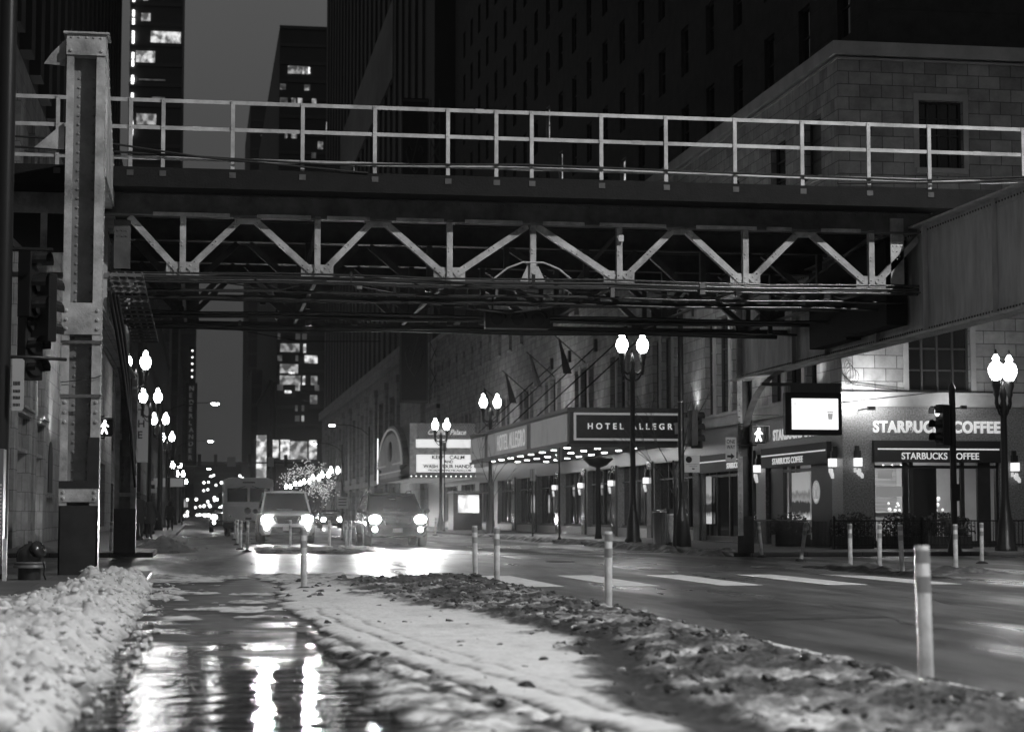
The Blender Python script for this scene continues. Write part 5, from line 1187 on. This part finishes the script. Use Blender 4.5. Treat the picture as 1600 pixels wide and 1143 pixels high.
# hydrant
hy = thing('fire_hydrant', 'squat dark fire hydrant with a large side cap on the snowy pavement', 'fire hydrant', (-2.5, 29.8, .1))
b = MB(); b.lathe([(.17, -.02), (.17, .2)], (0, 0, 0), 20); b.build('barrel', BLACKP, hy)
b = MB(); b.lathe([(.24, .2), (.24, .235), (.23, .24), (.23, .255), (.24, .26), (.24, .285), (.2, .29)], (0, 0, 0), 24); b.build('flange', mat('hydrant_flange', .16, .4), hy)
HG = mat('glossy_dark_iron', .035, .2)
b = MB(); b.lathe([(.19, .28), (.2, .36), (.19, .44), (.15, .5), (.09, .53), (.08, .55), (.03, .56), (.03, .60), (.001, .6)], (0, 0, 0), 22); b.build('bonnet', HG, hy)
b = MB(); b.lathe([(.11, 0), (.11, .1), (.135, .1), (.135, .15), (.1, .17), (.03, .18), (.03, .21), (.001, .21)], (0, 0, 0), 18, Matrix.Translation((.05, -.08, .42)) @ Matrix.Rotation(R(58), 4, 'Y') @ Matrix.Rotation(R(30), 4, 'X')); b.build('side_cap', HG, hy)
b = MB(); b.tube([(.2, -.12, .3), (.23, -.12, .2), (.22, -.13, .1), (.25, -.12, .02)], .014, 6); b.build('cap_chain', IRON, hy)
# digital screen
ds = thing('digital_screen', 'bright digital advertising screen hung from the railway bracket', 'screen', (15.1, 46, 0))
MB().box(-.76, -.12, 3.06, .7, .12, 4.12).build('housing', BLACKP, ds, bevel=.03)
MB().box(-.6, -.13, 3.2, .6, -.121, 3.97).build('screen_face', mat('lit_screen', .8, .5, emit=1.25), ds)
MB().box(-.6, .121, 3.2, .6, .13, 3.97).build('screen_face', mat('lit_screen_back', .8, .5, emit=9), ds)
MB().box(-.62, -.1, 4.12, .68, .1, 4.28).box(-1.35, -.06, 4.28, .72, .06, 4.36).build('hanger_rail', mat('hanger_grey', .15, .5), ds)
b = MB(); b.prism([(.34, 3.45), (.44, 3.45), (.46, 3.6), (.32, 3.6)], -.136, -.131).box(.31, -.136, 3.62, .47, -.131, 3.65); b.build('cup_picture', mat('screen_cup', .3, .5, emit=.35), ds)
b = MB()
for x in (-.45, -.32, -.15, .05, .2): b.box(x, -.136, 3.42, x + .09, -.131, 3.435)
b.box(-.55, -.136, 3.78, -.47, -.131, 3.88); b.build('faint_caption', mat('screen_caption', .7, .5, emit=.85), ds)
# fence and shrubs
fe = thing('iron_fence', 'low dark iron fence along the coffee shop terrace', 'fence', (17.7, 52.2, .12))
b = MB(); x = 0
while x < 13: b.box(x, -.01, .05, x + .02, .01, .82); x += .11
b.build('bar', IRON, fe)
MB().box(0, -.02, .78, 13, .02, .82).box(0, -.02, .1, 13, .02, .14).build('rail', IRON, fe)
for k in range(6): MB().lathe([(.035, 0), (.035, .88), (.05, .9), (.001, .95)], (2.6 * k, 0, 0), 8).build('post', IRON, fe)
fe2 = thing('iron_fence', 'short dark fence panel along the shop windows on the main street side', 'fence', (17.6, 52.2, .12))
b = MB(); y = .1
while y < 9: b.box(-.01, y, .05, .01, y + .02, .82); y += .12
b.build('bar', IRON, fe2); MB().box(-.02, 0, .78, .02, 9, .82).build('rail', IRON, fe2)
LEAF = mat('dark_evergreen_leaf', .035, .6, var=.5, vs=6)
def shrub(lab, loc, rx, ry, rz_, n, seed):
    t = thing('shrub', lab, 'shrub', loc, 0, 'dark shrubs behind the terrace fence'); r = random.Random(seed); b = MB()
    for k in range(n):
        a = r.random() * 6.28; u = r.uniform(-1, 1); q = (r.random() ** .4); s = math.sqrt(1 - u * u)
        c_ = Vector((rx * q * s * math.cos(a), ry * q * s * math.sin(a), .55 + rz_ * q * u)); d = Vector((r.uniform(-1, 1), r.uniform(-1, 1), r.uniform(-1, 1))).normalized() * .06; e = d.orthogonal().normalized() * .03
        b.add([c_ - d, c_ + e, c_ + d, c_ - e], [(0, 1, 2, 3)])
    b.build('foliage', LEAF, t); MB().box(-rx * .8, -.2, 0, rx * .8, .2, .35).build('planter', BLACKP, t)
for i, (x, y, l) in enumerate([(18.5, 52.9, 'dark shrub in a planter at the limestone corner'), (20.0, 53.0, 'dark shrub left below the front shop window'), (21.3, 53.0, 'dense dark shrub below the middle of the front window'), (24.6, 52.9, 'dark shrub at the right end of the terrace fence'), (18.1, 57.5, 'rounded dark shrub below the landscape poster')]): shrub(l, (x, y, .12), .7 if i != 2 else .95, .3, .5, 900, i)
# news boxes
nbx = thing('news_box', 'shiny metal cylinder bin at the right kerb', 'bin', (14.15, 58.4, .12))
MB().lathe([(.22, 0), (.22, 1.0), (.24, 1.02), (.24, 1.08), (.15, 1.12), (.001, 1.14)], (0, 0, 0), 20).build('body', CHROME, nbx)
nb2 = thing('news_box', 'framed map board on a box behind the flared pole base', 'news box', (14.72, 58.4, .12))
MB().box(-.36, 0, 0, .34, .35, 1.15).build('body', BLACKP, nb2); MB().box(-.3, -.02, .12, .28, 0, .95).build('poster', mat('poster_grey', .3, .5, var=.5, vs=9), nb2)
MB().box(-.34, -.03, .08, -.3, -.0, 1.0).box(.28, -.03, .08, .32, 0, 1.0).box(-.3, -.03, .95, .28, 0, 1.0).build('frame', WHITE, nb2)
# planter bowl under the canopy
pbm = thing('planter_bowl', 'dark bowl hanging beneath the hotel canopy at the lamp post', 'planter', (15.8, 75.6, 0)); MB().lathe([(.05, 2.95), (.35, 3.05), (.62, 3.3), (.6, 3.36), (.001, 3.38)], (0, 0, 0), 18).build('bowl', IRON, pbm); MB().lathe([(.16, .12), (.12, .4), (.1, 2.96)], (0, 0, 0), 12).build('stand', IRON, pbm)
# thin poles and bare saplings
for x, y, h, l in ((13.9, 80, 2.9, 'thin sign pole under the left part of the hotel canopy'), (13.9, 73.9, 3.6, 'thin pole left of the large lamp post'), (14.2, 112, 5.2, 'thin pole before the theatre letter board')):
    t = thing('sign_pole', l, 'pole', (x, y, .1)); MB().lathe([(.12, 0), (.04, .12), (.035, h)], (0, 0, 0), 8).build('pole', IRON, t)
    MB().box(-.12, -.03, h - .5, .12, -.01, h).build('plate', mat('sign_grey', .3, .5), t)
def bare(lab, loc, h, seed, lit=False, n=5, sp=.5):
    t = thing('bare_tree', lab, 'tree', loc, 0); r = random.Random(seed); b = MB(); tips = []; 
    b.tube([(0, 0, 0), (.03, 0, h * .35), (-.02, .02, h * .5)], [.05, .04, .03], 7); b.build('trunk', mat('bark', .06, .8), t)
    b = MB()
    def grow(p, d, L, rad, lv):
        q = p + d * L; b.tube([p, (p + q) / 2 + Vector((r.uniform(-.05, .05), r.uniform(-.05, .05), .02)) * L, q], [rad, rad * .8, rad * .6], 4); tips.append(q); tips.append((p + q) / 2)
        if lv:
            for k in range(r.randint(2, 3)): grow(q, (d + Vector((r.uniform(-1, 1), r.uniform(-1, 1), r.uniform(-.3, .6))) * sp).normalized(), L * .68, rad * .6, lv - 1)
    for k in range(n):
        z = h * (.3 + .2 * k / n); grow(Vector((0, 0, z)), Vector((r.uniform(-.8, .8), r.uniform(-.8, .8), 1.0)).normalized(), h * .22, .02, 3)
    b.build('branches', mat('bark', .06, .8), t)
    if lit:
        b = MB()
        for p in tips:
            for k in range(1): b.sph(p + Vector((r.gauss(0, .12), r.gauss(0, .12), r.gauss(0, .12))), .035, 5, 3)
        o = b.build('fairy_light', mat('lit_fairy', .8, .5, emit=.6), t); o['kind'] = 'stuff'
bare('bare sapling in front of the hotel canopy end', (13.9, 55.5, .1), 5.2, 1, n=4, sp=.45)
bare('bare sapling before the theatre letter board', (14.0, 92, .1), 5.4, 2, n=4, sp=.5)
bare('small tree wound with fairy lights behind the white SUV', (6.6, 120, 0), 4.6, 5, True, 7, .75)
bare('second small tree wound with fairy lights, right of the white SUV', (8.0, 128, 0), 3.6, 6, True, 5, .8)
# mast arm with signs at the next crossing
ma = thing('signal_mast', 'long mast arm with signals and sign plates crossing the street at the next corner', 'signal mast', (0, 184, 0))
MB().box(-2.8, -.06, 5.9, 10.2, .06, 6.05).lathe([(.15, 0), (.1, 6.3)], (-2.8, 0, 0), 8).build('arm', IRON, ma)
for x in (-1.9, 0.0, 1.5, 4.7, 8.1): MB().box(x - .16, -.2, 5.6, x + .16, .1, 6.75).build('signal_head', IRON, ma)
for x, w_ in ((3.0, .8), (6.7, .6)): MB().box(x - w_ / 2, -.12, 5.6, x + w_ / 2, -.08, 6.5).build('sign_plate', mat('dim_plate', .35, .5), ma)
# white awning and small signs far left
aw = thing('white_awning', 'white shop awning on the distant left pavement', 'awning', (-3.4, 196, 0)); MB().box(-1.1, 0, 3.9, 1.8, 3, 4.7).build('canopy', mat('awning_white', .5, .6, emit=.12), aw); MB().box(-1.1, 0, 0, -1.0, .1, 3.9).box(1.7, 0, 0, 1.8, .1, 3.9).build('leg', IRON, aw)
for x, y, z, w_, h, l in ((-2.45, 104, 2.55, .42, .62, 'small white notice sign on a pole on the left pavement'), (-3.9, 110, 4.9, .8, .8, 'square sign hanging under the vertical sign on the left')):
    t = thing('notice_sign', l, 'sign', (x, y, 0)); MB().box(-w_ / 2, -.02, z - h / 2, w_ / 2, 0, z + h / 2).build('plate', mat('sign_white', .6, .5), t); MB().box(-w_ * .3, -.03, z - .1, w_ * .3, -.021, z + .12).build('symbol', LETTERD, t); MB().lathe([(.05, .1), (.04, z - h / 2)], (0, .05, 0), 8).build('pole', IRON, t)
nt_ = thing('notice_sign', 'small pale notice on the pole between the two SUVs', 'sign', (6.1, 83, 0)); MB().box(-.24, -.02, 1.35, .24, 0, 1.85).build('plate', mat('sign_white', .6, .5), nt_); MB().lathe([(.04, 0), (.035, 3.3)], (0, .05, 0), 8).build('pole', IRON, nt_)
for z in (1.48, 1.6, 1.72): MB().box(-.17, -.03, z, .17, -.021, z + .04).build('printed_line', LETTERD, nt_)

# ================================================================== VEHICLES (they face the camera)
TYRE = mat('tyre_rubber', .02, .7); HEAD = mat('lit_headlight', .8, .3, emit=150); FOG = mat('lit_fog_lamp', .8, .3, emit=25)
def loft(b, secs):
    n = len(secs[0]); o = len(b.v)
    vs = [v for s in secs for v in s]; fs = [(i * n + k, i * n + (k + 1) % n, (i + 1) * n + (k + 1) % n, (i + 1) * n + k) for i in range(len(secs) - 1) for k in range(n)]
    b.add(vs, fs, True); b.add(secs[0], [tuple(range(n))[::-1]]); b.add(secs[-1], [tuple(range(n))]); return b
def sec(y, w_, z0, z1, cr=.04, tw_=.8):
    return [Vector(p) for p in [(-w_ * .9, y, z0), (-w_, y, z0 + .12), (-w_ * 1.0, y, z0 + (z1 - z0) * .6), (-w_ * .96, y, z1 - .08), (-w_ * tw_, y, z1), (0, y, z1 + cr), (w_ * tw_, y, z1), (w_ * .96, y, z1 - .08), (w_, y, z0 + (z1 - z0) * .6), (w_, y, z0 + .12), (w_ * .9, y, z0)]]
def wheels(t, w_, ys, r=.39):
    for s in (-1, 1):
        for y in ys:
            Mx = Matrix.Translation((s * w_, y, r)) @ Matrix.Rotation(R(90), 4, 'Y')
            q = MB().lathe([(r * .62, -.13), (r * .95, -.12), (r, -.06), (r, .06), (r * .95, .12), (r * .62, .13)], (0, 0, 0), 22, Mx).build('wheel', TYRE, t)
            MB().lathe([(.001, .1 * s), (r * .6, .09 * s), (r * .62, .135 * s), (r * .58, .135 * s)], (0, 0, 0), 16, Mx).build('rim', CHROME, q)
def suv(lab, loc, paint, light_w, W=1.0, H=1.9, L=5.2, bright=True, grp=None, roof=None, hz=.93, plate=True):
    t = thing('suv', lab, 'suv', loc, 0, grp)
    b = MB(); loft(b, [sec(0, W * .86, .42, .92, .02), sec(.12, W * .95, .36, 1.08, .03), sec(.5, W, .32, 1.16, .04), sec(1.35, W, .32, 1.22, .03), sec(1.5, W, .32, 1.2, .03), sec(L - .3, W, .34, 1.2, .02), sec(L, W * .93, .42, 1.1, .02)]); b.build('body', paint, t)
    def cab(y, w_, z): return [Vector(p) for p in [(-w_, y, z), (-w_ * .55, y, z + .035), (0, y, z + .05), (w_ * .55, y, z + .035), (w_, y, z)]]
    yb, yt = 1.3, 2.15; zb, zt = 1.2, H - .07; wb, wt = W * .90, W * .74
    b = MB(); b.add([(-wb, yb, zb), (wb, yb, zb), (wt, yt, zt), (-wt, yt, zt)], [(0, 1, 2, 3)]); ws = b.build('windscreen', DGLASS, t)
    b = MB()
    for s in (-1, 1): b.add([(s * wb, yb + .05, zb), (s * wb * 1.04, yb + .5, zb), (s * wb * 1.04, L - .4, zb), (s * wt * 1.02, L - .8, zt), (s * wt * 1.02, yt + .05, zt)], [(0, 1, 2, 3, 4)])
    b.add([(-wb, L - .35, zb), (wb, L - .35, zb), (wt, L - .75, zt), (-wt, L - .75, zt)], [(0, 1, 2, 3)]); b.build('side_glass', DGLASS, t)
    b = MB(); loft(b, [[Vector((x * wt * 1.03, y, z + (zt - .02 - .0))) for x, z in ((-1, 0), (-1, .04), (-.7, .075), (0, .095), (.7, .075), (1, .04), (1, 0))] for y in (yt - .06, yt + .1, L - .85, L - .6)])
    for s in (-1, 1): b.beam((s * wb, yb - .02, zb - .02), (s * wt, yt, zt + .02), .07, .06); b.beam((s * wt, L - .8, zt), (s * wb, L - .35, zb), .08, .1)
    b.build('roof', roof or paint, t)
    b = MB()
    for s in (-1, 1): b.tube([(s * wt * .93, yt + .3, zt + .06), (s * wt * .93, yt + .4, zt + .13), (s * wt * .93, L - 1.2, zt + .13), (s * wt * .93, L - 1.0, zt + .05)], .02, 6)
    b.build('roof_rail', CHROME, t)
    MB().prism([(-.42, 1.0), (.42, 1.0), (.34, .76), (-.34, .76)], -.05, .1).build('grille', BLACKP, t)
    b = MB()
    for k in range(4): b.box(-.38, -.06, .80 + .05 * k, .38, -.05, .812 + .05 * k)
    for s in (-1, 1): b.beam((s * .5, -.05, 1.02), (s * .37, -.05, .76), .06, .05)
    b.box(-.5, -.03, 1.0, .5, .05, 1.05).build('grille_trim', CHROME, t)
    b = MB(); Mr = Matrix.Translation((0, -.07, .89)) @ Matrix.Rotation(R(90), 4, 'X'); b.lathe([(.075, 0), (.075, .012), (.06, .012), (.06, 0)], (0, 0, 0), 18, Mr); b.box(-.09, -.085, .875, .09, -.07, .905); b.build('emblem', CHROME, t)
    b = MB(); b.prism([(-.95 * W, .74), (.95 * W, .74), (.8 * W, .36), (.62 * W, .36), (.55 * W, .64), (-.55 * W, .64), (-.62 * W, .36), (-.8 * W, .36)], -.04, .14); b.build('bumper', paint, t)
    MB().prism([(-.55, .63), (.55, .63), (.62, .4), (-.62, .4)], -.01, .1).build('air_intake', BLACKP, t)
    if plate: MB().box(-.16, -.06, .5, .16, -.045, .64).build('number_plate', WHITE, t)
    for s in (-1, 1):
        MB().prism([(s * .5, 1.02), (s * .86 * W, 1.06), (s * .9 * W, .84), (s * .56, .84)], -.02, .06).build('lamp_housing', CHROME, t)
        hl = MB().lathe([(.001, .05), (.12, .04), (.2, .0)], (0, 0, 0), 18, Matrix.Translation((s * .74 * W, -.04, hz)) @ Matrix.Rotation(R(90), 4, 'X') @ Matrix.Diagonal((1, .72, 1, 1)).to_4x4()).build('headlight', HEAD if bright else FOG, t)
        MB().lathe([(.001, .03), (.09, 0)], (0, 0, 0), 12, Matrix.Translation((s * .74 * W, -.05, .60)) @ Matrix.Rotation(R(90), 4, 'X')).build('fog_lamp', FOG, t)
        b = MB(); b.sph((s * (W + .12), 1.45, 1.22), .12, 10, 6, (.9, .6, .75)); b.box(min(s * W * .9, s * (W + .1)), 1.43, 1.14, max(s * W * .9, s * (W + .1)), 1.5, 1.18); b.build('door_mirror', BLACKP, t)
        if light_w: light('SPOT', 'headlight_beam', (s * .74 * W, -.1, hz), light_w, t, size=.07, target=(s * .74 * W, -16, .0), angle=19, blend=.6)
    wheels(t, W - .1, (.95, L - 1.1))
    b = MB(); b.box(-.35, 1.35, 1.23, .25, 1.6, 1.3).box(-.1, 1.9, 1.55, .12, 1.95, 1.63); b.build('dashboard', mat('dash_grey', .2, .6), t)
    return t
suv('white SUV with lit headlights facing the camera behind the snow strip', (3.25, 72, 0), mat('white_car_paint', .8, .3, coat=.6), 6000, 1.02, 2.0)
suv('dark SUV with dazzling headlights in the middle of the road', (6.55, 64, 0), mat('dark_car_paint', .035, .2, coat=.7), 16000, 1.03, 1.84)
def car(lab, loc, paint, lw):
    t = suv(lab, loc, paint, lw, .9, 1.45, 4.5, True, 'oncoming cars far down the street', hz=.7, plate=False); t['category'] = 'car'; t.name = 'car'; return t
car('distant oncoming car between the two SUVs, left one', (10.2, 150, 0), mat('dark_car_paint', .035, .2), 200)
far = car('distant oncoming car just left of the dark SUV', (11.6, 176, 0), mat('grey_car_paint', .2, .25), 0)
for x, y, l in ((3.6, 260, 'far oncoming car seen past the delivery truck, nearest'), (6.8, 330, 'far oncoming car, second down the street'), (3.8, 420, 'far oncoming car, third down the street')): dup(far, (x, y, 0), 0, l)
# delivery truck
tr_ = thing('delivery_truck', 'boxy white step van parked behind the posts', 'delivery truck', (2.45, 97, 0)); TW = mat('matte_white_panel', .88, .5, var=.12, vs=1.2)
MB().box(-1.22, 0, .75, 1.22, 6, 2.62).build('body', TW, tr_, bevel=.05)
MB().prism([(-1.24, 2.5), (1.24, 2.5), (1.2, 2.82), (.9, 2.92), (-.9, 2.92), (-1.2, 2.82)], -.12, 6).build('roof', TW, tr_, bevel=.03)
for s in (-1, 1): MB().prism([(s * .06, 1.72), (s * 1.05, 1.72), (s * 1.05, 2.4), (s * .06, 2.4)], -.03, 0).build('windscreen', DGLASS, tr_, bevel=.02)
MB().box(-1.1, -.35, .75, 1.1, 0, 1.55).build('bonnet', TW, tr_, bevel=.06)
MB().box(-1.25, -.45, .42, 1.25, -.3, .72).build('bumper', BLACKP, tr_, bevel=.02)
MB().box(-.9, -.2, .2, .9, 5.8, .76).build('chassis', BLACKP, tr_)
b = MB(); b.lathe([(.16, 0), (.16, .012), (.13, .012), (.13, 0)], (0, 0, 0), 20, Matrix.Translation((-.05, -.36, 1.28)) @ Matrix.Rotation(R(90), 4, 'X')); b.beam((-.13, -.37, 1.38), (-.05, -.37, 1.17), .04, .01); b.beam((.04, -.37, 1.38), (-.05, -.37, 1.17), .04, .01); b.build('round_emblem', LETTERD, tr_)
MB().box(-.16, -.37, .84, .14, -.36, .94).build('number_plate', LETTERD, tr_); MB().box(-.3, -.13, 2.66, .3, -.121, 2.71).build('roof_lettering', LETTERD, tr_)
for s in (-1, 1):
    MB().beam((s * .15, -.06, 2.5), (s * .75, -.06, 2.32), .03, .03).build('wiper', BLACKP, tr_)
    b = MB(); b.box(s * 1.4 - .1, -.1, 1.7, s * 1.4 + .1, -.05, 2.15).tube([(s * 1.2, 0, 2.2), (s * 1.4, -.07, 2.2), (s * 1.4, -.07, 1.6), (s * 1.2, 0, 1.6)], .02, 5); b.build('door_mirror', IRON, tr_)
    MB().lathe([(.001, .02), (.09, 0)], (0, 0, 0), 12, Matrix.Translation((s * .9, -.36, 1.0)) @ Matrix.Rotation(R(90), 4, 'X')).build('headlight', CHROME, tr_)
wheels(tr_, 1.0, (.6, 4.6), .42)
# parked dark car behind the truck's left side
pc = suv('dark parked car at the far left edge of the delivery truck', (1.6, 118, 0), mat('dark_car_paint', .035, .2), 0, .92, 1.5, 4.6, False); pc['category'] = 'car'

# ================================================================== PEOPLE
def person(lab, loc, rz, h=1.72, seed=0, coat=.035):
    s = h / 1.72
    V = [(0, 0, .92), (0, 0, 1.1), (0, -.01, 1.32), (0, 0, 1.47), (0, -.02, 1.56), (0, -.03, 1.64), (.1, 0, .86), (.12, -.08, .48), (.13, .02, .09), (.14, -.12, .04), (-.1, 0, .86), (-.12, .1, .48), (-.13, .24, .12), (-.14, .12, .05),
         (.19, 0, 1.4), (.27, .03, 1.14), (.24, -.1, .95), (.23, -.14, .85), (-.19, 0, 1.4), (-.27, .05, 1.14), (-.25, -.06, .93), (-.24, -.1, .84)]
    E = [(0, 1), (1, 2), (2, 3), (3, 4), (4, 5), (0, 6), (6, 7), (7, 8), (8, 9), (0, 10), (10, 11), (11, 12), (12, 13), (2, 14), (14, 15), (15, 16), (16, 17), (2, 18), (18, 19), (19, 20), (20, 21)]
    Rr = [.15, .15, .17, .06, .085, .08, .1, .065, .045, .04, .1, .065, .045, .04, .07, .05, .035, .03, .07, .05, .035, .03]
    me = bpy.data.meshes.new('person'); me.from_pydata([(x * s, y * s, z * s) for x, y, z in V], E, []); me.update()
    o = bpy.data.objects.new('person', me); COL.objects.link(o); me.materials.append(mat('dark_winter_clothes', .035, .8))
    sk = o.modifiers.new('skin', 'SKIN'); me.skin_vertices[0].data[0].use_root = True
    for i, r in enumerate(Rr): me.skin_vertices[0].data[i].radius = (r * s, r * s * (.8 if i < 3 else 1))
    sb = o.modifiers.new('sub', 'SUBSURF'); sb.levels = 2; sb.render_levels = 2; sk.use_smooth_shade = True
    o.location = loc; o.rotation_euler = (0, 0, rz); tag(o, lab, 'person')
    b = MB(); b.lathe([(.25, .62), (.23, .9), (.2, 1.1), (.23, 1.35), (.2, 1.46), (.08, 1.5)], (0, 0, 0), 16, Matrix.Diagonal((s, s * .75, s, 1))); b.build('coat', mat('dark_coat', coat, .8, bump=.3, bs=9), o)
    b = MB(); b.lathe([(.095, -.02), (.1, .04), (.075, .1), (.02, .13)], (0, -.02 * s, 1.63 * s), 12); b.build('hat', mat('dark_hat', .03, .8), o)
    b = MB()
    for q in (-1, 1):
        for k in range(4): b.tube([(q * .235 * s, (-.12 - .02 * k) * s, .85 * s), (q * .235 * s, (-.13 - .018 * k) * s, (.79 - .01 * (k % 2)) * s), (q * .225 * s, (-.125 - .015 * k) * s, .755 * s)], .009, 5)
        b.tube([(q * .225 * s, -.1 * s, .86 * s), (q * .2 * s, -.15 * s, .82 * s), (q * .2 * s, -.17 * s, .79 * s)], .01, 5)
    b.build('fingers', mat('dim_skin', .25, .6), o)
    return o
person('person in a long dark coat walking on the left pavement past the far column', (-2.25, 74.0, .12), R(10), 1.8)
person('person in dark clothes right behind the long-coated walker', (-1.9, 77.5, .12), R(160), 1.7)
person('distant person in dark clothes by the left kerb under the white awning', (-1.7, 118, .12), R(0), 1.75)
hz = MB(); hz.box(-420, -70, -1.2, 520, 1600, 190)
HM = bpy.data.materials.new('haze_air'); HM.use_nodes = True; t = HM.node_tree; t.nodes.clear()
o_ = t.nodes.new('ShaderNodeOutputMaterial'); v_ = t.nodes.new('ShaderNodeVolumePrincipled')
v_.inputs['Color'].default_value = (.95, .95, .95, 1); v_.inputs['Density'].default_value = .00005; v_.inputs['Anisotropy'].default_value = .9
t.links.new(v_.outputs[0], o_.inputs['Volume'])
ho = hz.build('haze', HM); ho['kind'] = 'stuff'
cy.volume_bounces = 0
